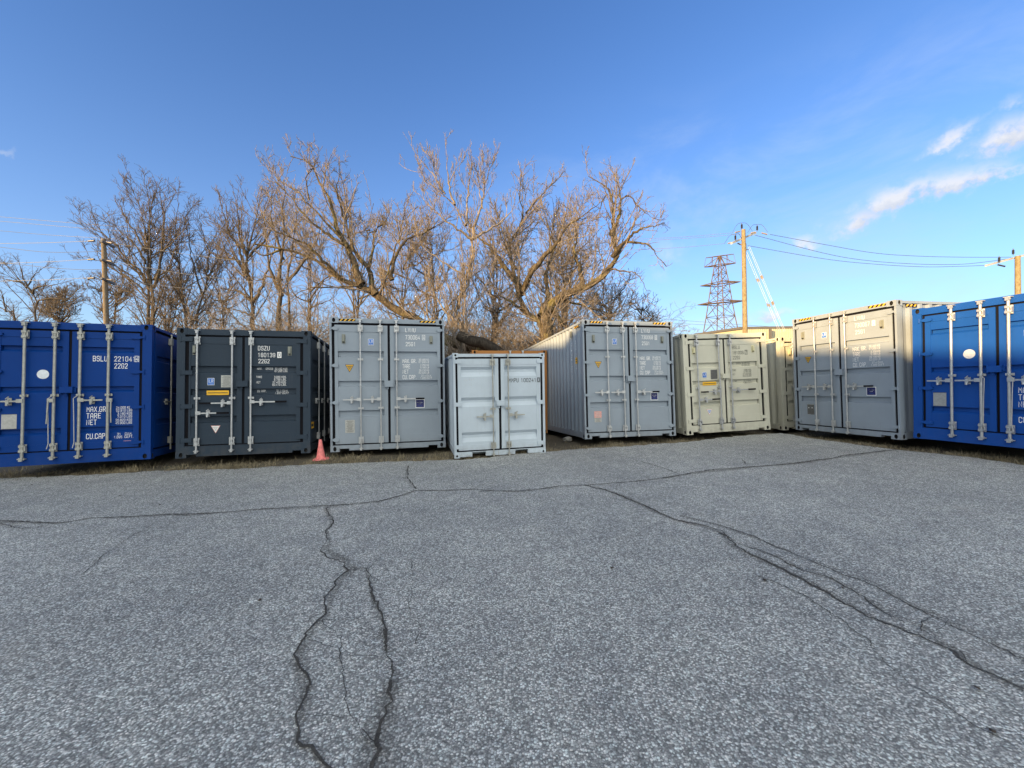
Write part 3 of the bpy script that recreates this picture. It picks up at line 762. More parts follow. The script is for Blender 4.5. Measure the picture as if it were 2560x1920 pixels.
# orange container behind the small one
def deco_none(*a): pass
S = style_std(P_ORANGE, False); S.update(corr=True, deco=deco_none, rods=(.0, .40), handles=[], vents=[], rz=(.10, 2.56), w=2.35)
S.update(go=1.03, de=.99, panL=(-.93, -.165), hx=(.90, 1.1))
e_yaw = .17
cE = container('storage_container', (-.07, 12.80, e_yaw, -.12, -.012, -.01), S, 'orange container seen just above the small pale one')
# side lettering on the tall grey container with the exposed left side
def side_text(root, s, y0, dy_, z0, h, m, sx=-1):
    mb = MB(); X = sx * (2.438 / 2 - .010)
    for k, ch in enumerate(s):
        if ch == ' ': continue
        vs, fs, _ = text_mesh(ch, .02); mn, mx = vs.min(0), vs.max(0)
        P = []
        for x_, y_ in vs:
            a = (x_ - mn[0]) / max(.2, mx[0] - mn[0]) * dy_; b_ = (y_ - mn[1]) / max(.3, mx[1] - mn[1]) * h
            P.append((X, y0 - a, z0 - k * h * 1.45 + b_))
        mb.add(P, fs)
    return mb.build('lettering', m, root)
side_text(cF, 'LVNU 730068', .52, .045, 2.42, .048, M_WHITE)
side_text(cF, 'MAX. GR. TARE NET', .84, .045, 2.40, .042, M_WHITE)
hp = MB(); hp.box(-1.2225, -1.2205, .40, .52, 1.86, 2.02); hp.cur = 1
hp.box(-1.2240, -1.2226, .43, .49, 1.90, 1.93); hp.box(-1.2240, -1.2226, .43, .49, 1.96, 1.985); hp.build('height_marker', [M_YEL, M_BLKTXT], cF)
hv = MB(); hv.box(-1.235, -1.206, .78, .86, 2.58, 2.74); hv.build('vent', M_VENT, cF)
# yellow marker on the dark container's side
ym = MB(); ym.box(1.2085, 1.2105, .10, .40, .50, .64); ym.cur = 1; ym.box(1.211, 1.2122, .16, .34, .54, .60); ym.build('height_marker', [M_YEL, M_BLKTXT], cB)

# ------------------------------------------------------------------ ground
def gz(x, y):
    """terrain: level by the asphalt, falling a little behind the containers"""
    y = np.asarray(y, float); x = np.asarray(x, float)
    t = np.clip(y - 9.0, 0, 12)
    z = -.035 - .045 * t * np.clip((10 - x) / 5, 0.1, 1)
    return z + .018 * np.sin(x * 1.7 + y * .9) + .012 * np.sin(x * 4.1 - y * 3.3)
def soil():
    m = bpy.data.materials.new('soil_and_dead_grass'); m.use_nodes = True; N = NT(m.node_tree); b = m.node_tree.nodes['Principled BSDF']
    t = N.n('ShaderNodeTexCoord').outputs['Object']
    c = N.ramp(N.noise(t, 1.2, 8, .7), [(.3, (.055, .045, .034)), (.5, (.085, .070, .048)), (.7, (.12, .10, .068))])
    c2 = N.ramp(N.noise(t, 38, 5, .8), [(.38, (.03, .025, .018)), (.62, (.17, .145, .10))])
    c = N.mix(.55, c, c2)
    gr = N.smooth(N.noise(t, .8, 4), .55, .7)
    c = N.mix(N.math('MULTIPLY', gr, .4), c, (.055, .07, .03))
    N.l(c, b.inputs['Base Color']); b.inputs['Roughness'].default_value = .95
    bp = N.n('ShaderNodeBump', i_Strength=.9, i_Distance=.04); N.l(N.noise(t, 24, 6, .7), bp.inputs['Height']); N.l(bp.outputs[0], b.inputs['Normal'])
    return m
M_SOIL = soil()
xs = np.concatenate([[-900, -300, -120, -60, -30], np.arange(-20, 20.01, .4), [30, 60, 120, 300, 900]])
ys = np.concatenate([[-400, -120, -50, -20, -5], np.arange(0, 24.01, .4), [30, 45, 80, 160, 400, 1500]])
X, Y = np.meshgrid(xs, ys)
Z = gz(X, Y); inn = (np.abs(X) < 21) & (Y > -1) & (Y < 24.5); Z = np.where(inn, Z, gz(X * 0, Y))
g = MB(); nx, ny = len(xs), len(ys)
g.add(np.stack([X.ravel(), Y.ravel(), Z.ravel()], 1), [(j * nx + i, j * nx + i + 1, (j + 1) * nx + i + 1, (j + 1) * nx + i) for j in range(ny - 1) for i in range(nx - 1)], True)
tag(g.build('ground', M_SOIL), kind='structure')

def asphalt_mat():
    m = bpy.data.materials.new('worn_asphalt'); m.use_nodes = True; N = NT(m.node_tree); b = m.node_tree.nodes['Principled BSDF']
    t = N.n('ShaderNodeTexCoord').outputs['Object']
    wv = N.n('ShaderNodeVectorMath', operation='ADD'); N.l(t, wv.inputs[0])
    nn = N.n('ShaderNodeTexNoise', i_Scale=60.); N.l(t, nn.inputs['Vector'])
    sc = N.n('ShaderNodeVectorMath', operation='SCALE'); N.l(nn.outputs['Color'], sc.inputs[0]); sc.inputs['Scale'].default_value = .010
    N.l(sc.outputs[0], wv.inputs[1])
    vo = N.n('ShaderNodeTexVoronoi', i_Scale=92.); N.l(wv.outputs[0], vo.inputs['Vector'])
    sp = N.n('ShaderNodeSeparateColor'); N.l(vo.outputs['Color'], sp.inputs[0])
    stone = N.ramp(sp.outputs[0], [(.0, .11), (.30, .28), (.58, .46), (.82, .70), (1., .95)])
    tint = N.mix(sp.outputs[1], (1.03, .99, .92), (.90, .99, .96))
    stone = N.mix(1, stone, tint, 'MULTIPLY')
    ed = N.smooth(vo.outputs['Distance'], .42, .68)
    c = N.mix(N.math('MULTIPLY', ed, .80), stone, (.085, .085, .088))
    vo2 = N.n('ShaderNodeTexVoronoi', i_Scale=260.); N.l(t, vo2.inputs['Vector'])
    sp2 = N.n('ShaderNodeSeparateColor'); N.l(vo2.outputs['Color'], sp2.inputs[0])
    c = N.mix(.28, c, N.ramp(sp2.outputs[0], [(0, .07), (1, .44)]))
    vo3 = N.n('ShaderNodeTexVoronoi', i_Scale=34.); N.l(wv.outputs[0], vo3.inputs['Vector'])
    sp3 = N.n('ShaderNodeSeparateColor'); N.l(vo3.outputs['Color'], sp3.inputs[0])
    c = N.mix(1, c, N.ramp(sp3.outputs[0], [(0, .88), (.5, 1.0), (1, 1.13)]), 'MULTIPLY')
    big = N.noise(t, .45, 5, .6); mid = N.noise(t, 3.2, 6, .65)
    c = N.mix(1, c, N.ramp(big, [(.3, (.80, .81, .83)), (.7, (1.14, 1.14, 1.13))]), 'MULTIPLY')
    c = N.mix(1, c, N.ramp(mid, [(.3, (.84, .84, .86)), (.7, (1.12, 1.11, 1.09))]), 'MULTIPLY')
    dust = N.smooth(N.noise(t, .7, 6, .7), .56, .76)
    c = N.mix(N.math('MULTIPLY', dust, .38), c, (.34, .31, .27))
    oil = N.smooth(N.noise(t, .62, 5, .6), .60, .74)
    c = N.mix(N.math('MULTIPLY', oil, .34), c, (.13, .13, .135))
    N.l(c, b.inputs['Base Color']); b.inputs['Roughness'].default_value = .82; b.inputs['Specular IOR Level'].default_value = .35
    h = N.math('SUBTRACT', N.math('MULTIPLY', sp.outputs[0], .5), vo.outputs['Distance'])
    bp = N.n('ShaderNodeBump', i_Strength=.6, i_Distance=.004); N.l(h, bp.inputs['Height']); N.l(bp.outputs[0], b.inputs['Normal'])
    return m
M_ASPH = asphalt_mat()
edge_px = [(0, 1195), (120, 1191), (250, 1186), (370, 1178), (480, 1174), (600, 1172), (730, 1163), (860, 1158), (980, 1154), (1100, 1151), (1180, 1148), (1300, 1134), (1368, 1129),
           (1450, 1122), (1560, 1116), (1640, 1110), (1720, 1105), (1803, 1094), (1880, 1087), (1950, 1082.5), (1985, 1087), (2020, 1095), (2100, 1105), (2181, 1117), (2258, 1126), (2345, 1134), (2450, 1146), (2560, 1163)]
E = [gp(*p)[:2] for p in edge_px]
E = [(-60, 4.4), (-30, 5.6), (-16, 6.6)] + [tuple(p) for p in E] + [(8.9, 4.5), (9.6, 1), (11, -6), (16, -30), (16, -60), (-60, -60)]
# roughen the broken front edge
EE = []
for i, (a, b) in enumerate(zip(E[:-1], E[1:])):
    a = np.array(a); b = np.array(b); EE.append(a)
    if 2 <= i < 34:
        d = b - a; L = np.linalg.norm(d); nrm = np.array([-d[1], d[0]]) / L; k = int(L / .07)
        for j in range(1, k): EE.append(a + d * j / k + nrm * (rng.normal(0, .014) + .03 * math.sin(j * .9 + i)))
EE.append(np.array(E[-1]))
pl = MB(); nE = len(EE)
pl.add([(p[0], p[1], 0) for p in EE] , [tuple(range(nE))[::-1]])
for i in range(nE - 1):
    a, b = EE[i], EE[i + 1]
    pl.add([(a[0], a[1], 0), (b[0], b[1], 0), (b[0], b[1], -.10), (a[0], a[1], -.10)], [(0, 1, 2, 3)])
lot = tag(pl.build('parking_lot', M_ASPH), kind='structure')

# cracks: ragged sunken strips
def crack_mat():
    m = bpy.data.materials.new('crack_fill'); m.use_nodes = True; N = NT(m.node_tree); b = m.node_tree.nodes['Principled BSDF']
    t = N.n('ShaderNodeTexCoord').outputs['Object']
    c = N.ramp(N.noise(t, 70, 5, .75), [(.35, (.018, .017, .016)), (.6, (.060, .054, .048)), (.75, (.12, .11, .095))])
    N.l(c, b.inputs['Base Color']); b.inputs['Roughness'].default_value = .9
    uvn = N.n('ShaderNodeUVMap'); sx = N.n('ShaderNodeSeparateXYZ'); N.l(uvn.outputs[0], sx.inputs[0])
    a = N.math('SUBTRACT', 1, N.math('ABSOLUTE', sx.outputs[0]))
    a = N.math('MULTIPLY', a, sx.outputs[1])
    nz_ = N.noise(t, 85, 4, .7); nb = N.noise(t, 6, 3, .6)
    v = N.math('ADD', N.math('MULTIPLY', a, 1.25), N.math('ADD', N.math('MULTIPLY', N.math('SUBTRACT', nz_, .5), 1.7), N.math('MULTIPLY', N.math('SUBTRACT', nb, .5), 1.1)))
    al = N.math('MULTIPLY', N.smooth(v, .42, .66), .92)
    tr = N.n('ShaderNodeBsdfTransparent'); mx = N.n('ShaderNodeMixShader')
    N.l(al, mx.inputs[0]); N.l(tr.outputs[0], mx.inputs[1]); N.l(b.outputs[0], mx.inputs[2])
    N.l(mx.outputs[0], m.node_tree.nodes['Material Output'].inputs['Surface'])
    return m
M_CRACK = crack_mat()
M_GRIT = crack_mat(); M_GRIT.name = 'dark_grit'
for nd in M_GRIT.node_tree.nodes:
    if nd.type == 'VALTORGB':
        for e_, c_ in zip(nd.color_ramp.elements, ((.06, .055, .05, 1), (.14, .13, .115, 1), (.24, .225, .20, 1))): e_.color = c_
    if nd.type == 'MAP_RANGE': nd.inputs[1].default_value = .35; nd.inputs[2].default_value = 1.15
    if nd.type == 'MATH' and nd.operation == 'MULTIPLY' and abs(nd.inputs[1].default_value - .92) < .01 and nd.inputs[0].is_linked: nd.inputs[1].default_value = .30
CR = [  # (points px, width m, strength)
 ([(-60, 1303), (0, 1303), (65, 1307), (147, 1309), (217, 1296), (311, 1294), (411, 1287), (505, 1286), (646, 1275), (823, 1266), (940, 1256), (1010, 1238), (1040, 1226)], .055, .85),
 ([(1040, 1226), (1134, 1225), (1180, 1223), (1228, 1228), (1300, 1230), (1400, 1218), (1479, 1212), (1547, 1207), (1652, 1196)], .05, .70),
 ([(1200, 1230), (1300, 1226), (1380, 1219)], .05, .5),
 ([(1652, 1196), (1757, 1181), (1861, 1170), (1977, 1160), (2082, 1146), (2176, 1132), (2239, 1125)], .085, 1.0),
 ([(1460, 1212), (1520, 1225), (1573, 1247), (1636, 1278), (1694, 1302), (1760, 1318), (1799, 1331), (1835, 1367), (1882, 1388), (1951, 1420), (2045, 1464), (2108, 1501), (2187, 1546), (2291, 1582), (2386, 1622), (2423, 1656), (2501, 1698), (2600, 1740)], .05, .95),
 ([(1799, 1331), (1872, 1367), (1951, 1394), (2003, 1423), (2082, 1446), (2150, 1485), (2213, 1527), (2302, 1564), (2386, 1622)], .03, .75),
 ([(1700, 1290), (1793, 1312), (1872, 1339), (1951, 1370), (2029, 1399), (2108, 1430), (2187, 1457), (2265, 1504), (2370, 1551), (2475, 1603), (2600, 1668)], .028, .8),
 ([(1893, 1441), (2003, 1488), (2103, 1546), (2187, 1598), (2229, 1656), (2291, 1708), (2396, 1787), (2475, 1834), (2600, 1905)], .022, .7),
 ([(817, 1269), (824, 1295), (830, 1308), (817, 1326), (824, 1356), (815, 1374), (838, 1388), (860, 1400), (884, 1424), (852, 1447), (850, 1465), (826, 1495), (821, 1539), (787, 1569), (761, 1608), (745, 1643), (750, 1678), (769, 1708), (763, 1756), (748, 1808), (750, 1856), (795, 1886), (825, 1935)], .032, .95),
 ([(884, 1424), (917, 1421), (923, 1460), (934, 1504), (956, 1543), (960, 1578), (969, 1634)], .036, .85),
 ([(960, 1578), (969, 1634), (974, 1680), (978, 1730)], .060, .42),
 ([(978, 1700), (969, 1773), (939, 1843), (943, 1882), (925, 1940)], .050, 1.1),
 ([(1020, 1165), (1014, 1197), (1040, 1223)], .05, .7),
 ([(1030, 1400), (1034, 1460), (1034, 1534), (1054, 1573), (1038, 1612)], .016, .55),
 ([(854, 1591), (847, 1634), (858, 1673), (856, 1743), (860, 1786), (895, 1838), (930, 1860)], .018, .6),
 ([(385, 1311), (317, 1347), (253, 1391), (200, 1440)], .02, .6),
 ([(1589, 1150), (1650, 1168), (1694, 1184)], .04, .55),
 ([(1855, 1148), (1864, 1160)], .04, .7), ([(880, 1550), (900, 1545), (820, 1548)], .012, .5),
 ([(0, 1309), (50, 1318), (90, 1322), (110, 1314)], .03, .6), ([(2300, 1580), (2302, 1556), (2330, 1545)], .016, .6),
 ([(770, 1560), (772, 1545), (860, 1552)], .01, .4), ([(950, 1400), (925, 1420)], .012, .6)]
CR0 = list(CR)
def resample2(P):
    Q = []
    for a, b in zip(P[:-1], P[1:]):
        n = max(2, int(np.linalg.norm(b - a) / .08)); Q += [a + (b - a) * j / n for j in range(n)]
    return np.array(Q + [P[-1]])
cb = MB(); uvs = []
_cr = random.Random(5)
for (pp, w, st_) in list(CR):      # fine side cracks
    if w < .028: continue
    for a_, b_ in zip(pp[:-1], pp[1:]):
        if _cr.random() < .45:
            t_ = _cr.random(); x_ = a_[0] + (b_[0] - a_[0]) * t_; y_ = a_[1] + (b_[1] - a_[1]) * t_
            sc_ = max(.12, (y_ - 1080) / 500); dx_ = _cr.uniform(-90, 90) * sc_; dy_ = _cr.uniform(-30, 40) * sc_
            CR.append(([(x_, y_), (x_ + dx_ * .4, y_ + dy_ * .6), (x_ + dx_, y_ + dy_)], .013, .62))
for k, (pp, w, st_) in enumerate(CR):
    P = np.array([gp(*p)[:2] for p in pp]); Q = []
    for a, b in zip(P[:-1], P[1:]):
        n = max(2, int(np.linalg.norm(b - a) / .035))
        for j in range(n): Q.append(a + (b - a) * j / n)
    Q.append(P[-1]); Q = np.array(Q); n = len(Q)
    jit = np.cumsum(rng.normal(0, .007, (n, 2)), 0); jit -= np.linspace(0, 1, n)[:, None] * jit[-1]; Q = Q + jit + rng.normal(0, .0050, (n, 2)) * min(1, w / .03)
    T = np.gradient(Q, axis=0); T /= np.linalg.norm(T, axis=1)[:, None] + 1e-9; Nn = np.stack([-T[:, 1], T[:, 0]], 1)
    dist = np.linalg.norm(Q, axis=1)
    wn = np.convolve(rng.normal(0, 1, n + 6), np.ones(7) / 7, 'valid')[:n] * 1.5; ww = w * .28 * np.clip(1 + .45 * wn, .35, 2.0) * (.8 + .4 * rng.random(n))
    z = .004 + .0002 * k
    base = len(cb.v)
    vs = []; fs = []
    for i in range(n):
        for s_ in (-1, 0, 1): vs.append((*(Q[i] + Nn[i] * ww[i] * s_), z))
    for i in range(n - 1):
        for c_ in range(2):
            a = 3 * i + c_; fs.append((a, a + 1, a + 4, a + 3))
            for q in (c_, c_ + 1, c_ + 1, c_): uvs.append((q - 1, min(1.15, st_ + .22)))
    cb.add(vs, fs)
hb_ = MB(); huv = []
for k, (pp, w, st_) in enumerate(CR0):
    if w < .027: continue
    P = np.array([gp(*p)[:2] for p in pp]); Q = resample2(P)
    n = len(Q); T = np.gradient(Q, axis=0); T /= np.linalg.norm(T, axis=1)[:, None] + 1e-9; Nn = np.stack([-T[:, 1], T[:, 0]], 1)
    ww = (.035 + .9 * w) * (1 + .4 * np.sin(np.arange(n) * .31 + k)); vs = []; fs = []
    if pp[0] == (960, 1578) or pp[0] == (978, 1700): ww = ww * 1.9
    for i in range(n):
        for s_ in (-1, 0, 1): vs.append((*(Q[i] + Nn[i] * ww[i] * s_), .0025 + .00003 * k))
    for i in range(n - 1):
        for c_ in range(2):
            a = 3 * i + c_; fs.append((a, a + 1, a + 4, a + 3))
            for q in (c_, c_ + 1, c_ + 1, c_): huv.append((q - 1, st_))
    hb_.add(vs, fs)
hk = hb_.build('crack_grit', M_GRIT, lot); hk.data.uv_layers.new(name='UVMap').data.foreach_set('uv', np.array(huv, dtype=np.float32).ravel())
ck = cb.build('crack', M_CRACK, lot)
ul = ck.data.uv_layers.new(name='UVMap'); ul.data.foreach_set('uv', np.array(uvs, dtype=np.float32).ravel())

# ------------------------------------------------------------------ dead grass along the broken edge (uncountable)
def grass_mat():
    m = bpy.data.materials.new('dry_grass'); m.use_nodes = True; N = NT(m.node_tree); b = m.node_tree.nodes['Principled BSDF']
    t = N.n('ShaderNodeTexCoord').outputs['Object']
    c = N.ramp(N.noise(t, 9, 4, .7), [(.3, (.12, .098, .062)), (.5, (.24, .20, .125)), (.7, (.38, .32, .21))])
    N.l(c, b.inputs['Base Color']); b.inputs['Roughness'].default_value = .9
    return m
M_GRASS = grass_mat()
P_ = np.array(E[2:31]); seg = np.linalg.norm(np.diff(P_, axis=0), axis=1); cum = np.r_[0, np.cumsum(seg)]
nB = 42000
tt = rng.random(nB) * cum[-1]; idx = np.clip(np.searchsorted(cum, tt) - 1, 0, len(seg) - 1); fr = (tt - cum[idx]) / seg[idx]
base = P_[idx] + (P_[idx + 1] - P_[idx]) * fr[:, None]
dv = (P_[idx + 1] - P_[idx]) / seg[idx][:, None]; nv = np.stack([-dv[:, 1], dv[:, 0]], 1)
clump = np.sin(base[:, 0] * 3.1) + np.sin(base[:, 0] * 7.7 + 1) + np.sin(base[:, 0] * 17.3 + base[:, 1] * 9)
off = np.abs(rng.normal(0, .45, nB)) - .015
pos = base + nv * off[:, None]
keep = (clump + rng.normal(0, 1.2, nB) > -.3); pos = pos[keep]; n = len(pos); cl = clump[keep]
h = (.022 + .060 * rng.random(n) ** 2) * (1 + .35 * np.clip(cl, 0, 3)); h *= np.where(rng.random(n) < .04, 2.0, 1)
a = rng.random(n) * 6.283; lean = rng.random(n) * 1.4 + .25
zb = gz(pos[:, 0], pos[:, 1]) - .004
d = np.stack([np.cos(a), np.sin(a)], 1); pr = np.stack([-d[:, 1], d[:, 0]], 1); wv_ = .0022 + .002 * rng.random(n)
V = np.zeros((n, 5, 3))
V[:, 0, :2] = pos - pr * wv_[:, None]; V[:, 1, :2] = pos + pr * wv_[:, None]; V[:, 0, 2] = V[:, 1, 2] = zb
mid_ = pos + d * (h * lean * .4)[:, None]
V[:, 2, :2] = mid_ + pr * (wv_ * .7)[:, None]; V[:, 3, :2] = mid_ - pr * (wv_ * .7)[:, None]; V[:, 2, 2] = V[:, 3, 2] = zb + h * .65
V[:, 4, :2] = pos + d * (h * lean)[:, None]; V[:, 4, 2] = zb + h * rng.uniform(.6, 1.0, n)
F4 = [(5 * i, 5 * i + 1, 5 * i + 2, 5 * i + 3) for i in range(n)]; F3 = [(5 * i + 3, 5 * i + 2, 5 * i + 4) for i in range(n)]
me = bpy.data.meshes.new('grass'); me.from_pydata(V.reshape(-1, 3), [], F4 + F3); me.materials.append(M_GRASS)
go_ = bpy.data.objects.new('grass', me); COL.objects.link(go_)
tag(go_, 'thin dead brown grass along the broken asphalt edge under the containers', 'grass', kind='stuff')

nG = 2600
tt = rng.random(nG) * cum[-1]; idx = np.clip(np.searchsorted(cum, tt) - 1, 0, len(seg) - 1); fr = (tt - cum[idx]) / seg[idx]
base = P_[idx] + (P_[idx + 1] - P_[idx]) * fr[:, None]; dv = (P_[idx + 1] - P_[idx]) / seg[idx][:, None]; nv = np.stack([-dv[:, 1], dv[:, 0]], 1)
off = rng.normal(.10, .22, nG); pos = base + nv * off[:, None]; r_ = .004 + .012 * rng.random(nG) ** 3
zb = np.where(off < 0, .003, gz(pos[:, 0], pos[:, 1]))
oct_ = np.array([[1, 0, 0], [0, 1, 0], [-1, 0, 0], [0, -1, 0], [0, 0, 1], [0, 0, -1.]]); V = oct_[None] * r_[:, None, None] * rng.uniform(.6, 1.3, (nG, 6, 1)) * np.array([1, 1, .6])
V[:, :, :2] += pos[:, None, :]; V[:, :, 2] += zb[:, None] + r_[:, None] * .3
FO = [(0, 1, 4), (1, 2, 4), (2, 3, 4), (3, 0, 4), (1, 0, 5), (2, 1, 5), (3, 2, 5), (0, 3, 5)]
me = bpy.data.meshes.new('gravel'); me.from_pydata(V.reshape(-1, 3), [], [tuple(6 * i + j for j in f) for i in range(nG) for f in FO]); me.materials.append(mat('loose_gravel', (.22, .20, .175), .9, 0, .4, 30))
gv_ = bpy.data.objects.new('gravel', me); COL.objects.link(gv_); tag(gv_, 'loose gravel crumbs scattered along the broken edge of the asphalt', 'gravel', kind='stuff')

# ------------------------------------------------------------------ traffic cone
M_CONE = mat('faded_red_cone', (.72, .20, .19), .6, 0, .22, 16, .55, (.80, .45, .40))
cone = tag(empty('traffic_cone', (-4.0, 8.58, 0), .3), 'faded pink traffic cone with a scuffed base standing between two containers', 'traffic cone')
cb_ = MB()
prof_c = [(.098, .022), (.082, .07), (.060, .20), (.040, .33), (.028, .405), (.024, .415), (.016, .415), (.016, .38)]
n = 24; vs = []
for r, z in prof_c: vs += [(r * math.cos(2 * math.pi * i / n), r * math.sin(2 * math.pi * i / n), z) for i in range(n)]
cb_.add(vs, [(k * n + i, k * n + (i + 1) % n, (k + 1) * n + (i + 1) % n, (k + 1) * n + i) for k in range(len(prof_c) - 1) for i in range(n)], True)
cb_.build('body', M_CONE, cone)
bs = MB(); m8 = 28; vs = []
for z, k in ((.0, 1.0), (.014, 1.0), (.024, .90)):
    for i in range(m8):
        a_ = 2 * math.pi * i / m8; r = .158 / max(abs(math.cos(a_)), abs(math.sin(a_))) ** .55 * k
        vs.append((r * math.cos(a_), r * math.sin(a_), z + (.004 * math.sin(a_ * 2) if z > 0 else 0)))
bs.add(vs, [(k * m8 + i, k * m8 + (i + 1) % m8, (k + 1) * m8 + (i + 1) % m8, (k + 1) * m8 + i) for k in range(2) for i in range(m8)] + [tuple(2 * m8 + i for i in range(m8))])
bs.build('base', M_CONE, cone)

# small stone block under the tall container, leaf litter
M_BLOCK = mat('weathered_concrete', (.26, .25, .23), .9, 0, .2, 8, bump=.5)
def stone(loc, s_, label, seed):
    R = np.random.default_rng(seed); mb = MB(); vs = []
    for i in range(7):
        th = math.pi * i / 6
        for j in range(10):
            ph = 2 * math.pi * j / 10; r = 1 + R.normal(0, .08)
            vs.append((s_[0] * r * math.sin(th) * math.cos(ph), s_[1] * r * math.sin(th) * math.sin(ph), s_[2] * (1 + r * math.cos(th))))
    mb.add(vs, [(i * 10 + j, i * 10 + (j + 1) % 10, (i + 1) * 10 + (j + 1) % 10, (i + 1) * 10 + j)[::-1] for i in range(6) for j in range(10)], False)
    o = mb.build('stone', M_BLOCK); o.location = loc; return tag(o, label, 'stone')
stone((1.45, 11.0, float(gz(1.45, 11.0))), (.13, .10, .07), 'pale stone under the side of the tall grey container with a pink label', 3)

M_LEAF = mat('dead_leaf', (.045, .032, .022), .8, 0, .3, 40)
LPX = [(80, 1212), (66, 1226), (905, 1150), (1165, 1252), (2106, 1470), (1911, 1450), (1862, 1155), (400, 1262), (1700, 1150), (2445, 1722), (2482, 1830), (1530, 1420), (650, 1500), (1240, 1172), (1120, 1330), (300, 1240)]
LWH = ['near the left edge below the leftmost blue container', 'lowest of the pair below the leftmost blue container', 'beside the verge under the container 730064', 'just in front of the small pale container',
       'beside the long diagonal crack at the right', 'left of where the diagonal cracks split', 'above the crack leading to the right verge', 'above the long left crack below the charcoal container',
       'below the beige container near the verge', 'at the right edge by the end of the diagonal crack', 'in the bottom right corner of the lot', 'alone in the middle right of the lot',
       'left of the forked crack', 'between the small pale container and the long crack', 'in the middle of the lot below the small pale container', 'on the left part of the lot above the long crack']
for k, p in enumerate(LPX):
    q = gp(*p, .006); mb = MB(); R = random.Random(k); s_ = R.uniform(.016, .030)
    n_ = 7; mb.add([(0, 0, .010)] + [(s_ * R.uniform(.5, 1.1) * math.cos(2 * math.pi * i / n_), .6 * s_ * R.uniform(.6, 1.1) * math.sin(2 * math.pi * i / n_), R.uniform(0, .008)) for i in range(n_)], [(0, 1 + i, 1 + (i + 1) % n_) for i in range(n_)])
    o = mb.build('dead_leaf', M_LEAF); o.location = tuple(q); o.rotation_euler = (0, 0, R.uniform(0, 6)); tag(o, 'small dark dead leaf lying ' + LWH[k], 'leaf', 'dead leaves on the asphalt')

# ------------------------------------------------------------------ trees
def bark(name, c1, c2, c3, green=.0):
    m = bpy.data.materials.new(name); m.use_nodes = True; N = NT(m.node_tree); b = m.node_tree.nodes['Principled BSDF']
    t = N.n('ShaderNodeTexCoord').outputs['Object']
    mp = N.n('ShaderNodeMapping'); N.l(t, mp.inputs[0]); mp.inputs['Scale'].default_value = (3, 3, 1)
    c = N.ramp(N.noise(mp.outputs[0], 4.5, 7, .7), [(.32, c1), (.52, c2), (.72, c3)])
    if green: c = N.mix(N.math('MULTIPLY', N.smooth(N.noise(t, 1.6, 4), .5, .7), green), c, (.26, .23, .07))
    N.l(c, b.inputs['Base Color']); b.inputs['Roughness'].default_value = .9; b.inputs['Specular IOR Level'].default_value = .2
    bp = N.n('ShaderNodeBump', i_Strength=.8, i_Distance=.03); N.l(N.noise(mp.outputs[0], 11, 6, .7), bp.inputs['Height']); N.l(bp.outputs[0], b.inputs['Normal'])
    return m
B_BIG = bark('lichened_bark', (0.023, 0.018, 0.013), (0.079, 0.063, 0.043), (0.224, 0.178, 0.112), .35)
B_GREY = bark('grey_brown_bark', (0.030, 0.024, 0.020), (0.079, 0.065, 0.050), (0.158, 0.129, 0.099))
B_TWIG = bark('tan_twigs', (0.066, 0.054, 0.044), (0.205, 0.173, 0.142), (0.380, 0.330, 0.272))
B_TWIGD = bark('grey_twigs', (0.046, 0.037, 0.029), (0.119, 0.098, 0.078), (0.238, 0.198, 0.158))
B_BRUSH = bark('brush_twigs', (0.080, 0.066, 0.054), (0.220, 0.185, 0.152), (0.380, 0.330, 0.270))

def unit(v): return v / (np.linalg.norm(v, axis=-1, keepdims=True) + 1e-9)
def tubes_mesh(name, groups, m, parent):
    """groups: list of (P[N,K,3], R[N,K], sides)"""
    VV, FF, off = [], [], 0
    for P, R, s_ in groups:
        N_, K, _ = P.shape
        if N_ == 0: continue
        T = unit(np.gradient(P, axis=1))
        mean = unit(P[:, -1] - P[:, 0])
        ref = np.where(np.abs(mean[:, 2:3]) < .8, np.array([[0, 0, 1.]]), np.array([[1., 0, 0]]))[:, None, :]
        U = unit(np.cross(T, np.broadcast_to(ref, T.shape))); Wv = np.cross(T, U)
        a = np.arange(s_) * 2 * np.pi / s_
        ring = U[:, :, None, :] * np.cos(a)[None, None, :, None] + Wv[:, :, None, :] * np.sin(a)[None, None, :, None]
        V = P[:, :, None, :] + ring * R[:, :, None, None]
        VV.append(V.reshape(-1, 3))
        i = np.arange(N_)[:, None, None] * K * s_; k = np.arange(K - 1)[None, :, None] * s_; j = np.arange(s_)[None, None, :]; j2 = (j + 1) % s_
        q = np.stack(np.broadcast_arrays(i + k + j, i + k + j2, i + k + s_ + j2, i + k + s_ + j), -1).reshape(-1, 4)
        FF.append(q + off); off += V.size // 3
    V = np.concatenate(VV).astype(np.float32); Fq = np.concatenate(FF).astype(np.int32)
    me = bpy.data.meshes.new(name); me.vertices.add(len(V)); me.vertices.foreach_set('co', V.ravel())
    me.loops.add(Fq.size); me.loops.foreach_set('vertex_index', Fq.ravel())
    me.polygons.add(len(Fq)); me.polygons.foreach_set('loop_start', np.arange(len(Fq), dtype=np.int32) * 4)
    me.polygons.foreach_set('loop_total', np.full(len(Fq), 4, np.int32)); me.polygons.foreach_set('use_smooth', np.ones(len(Fq), bool))
    me.materials.append(m); me.update(calc_edges=True)
    o = bpy.data.objects.new(name, me); COL.objects.link(o)
    if parent is not None: o.parent = parent
    return o

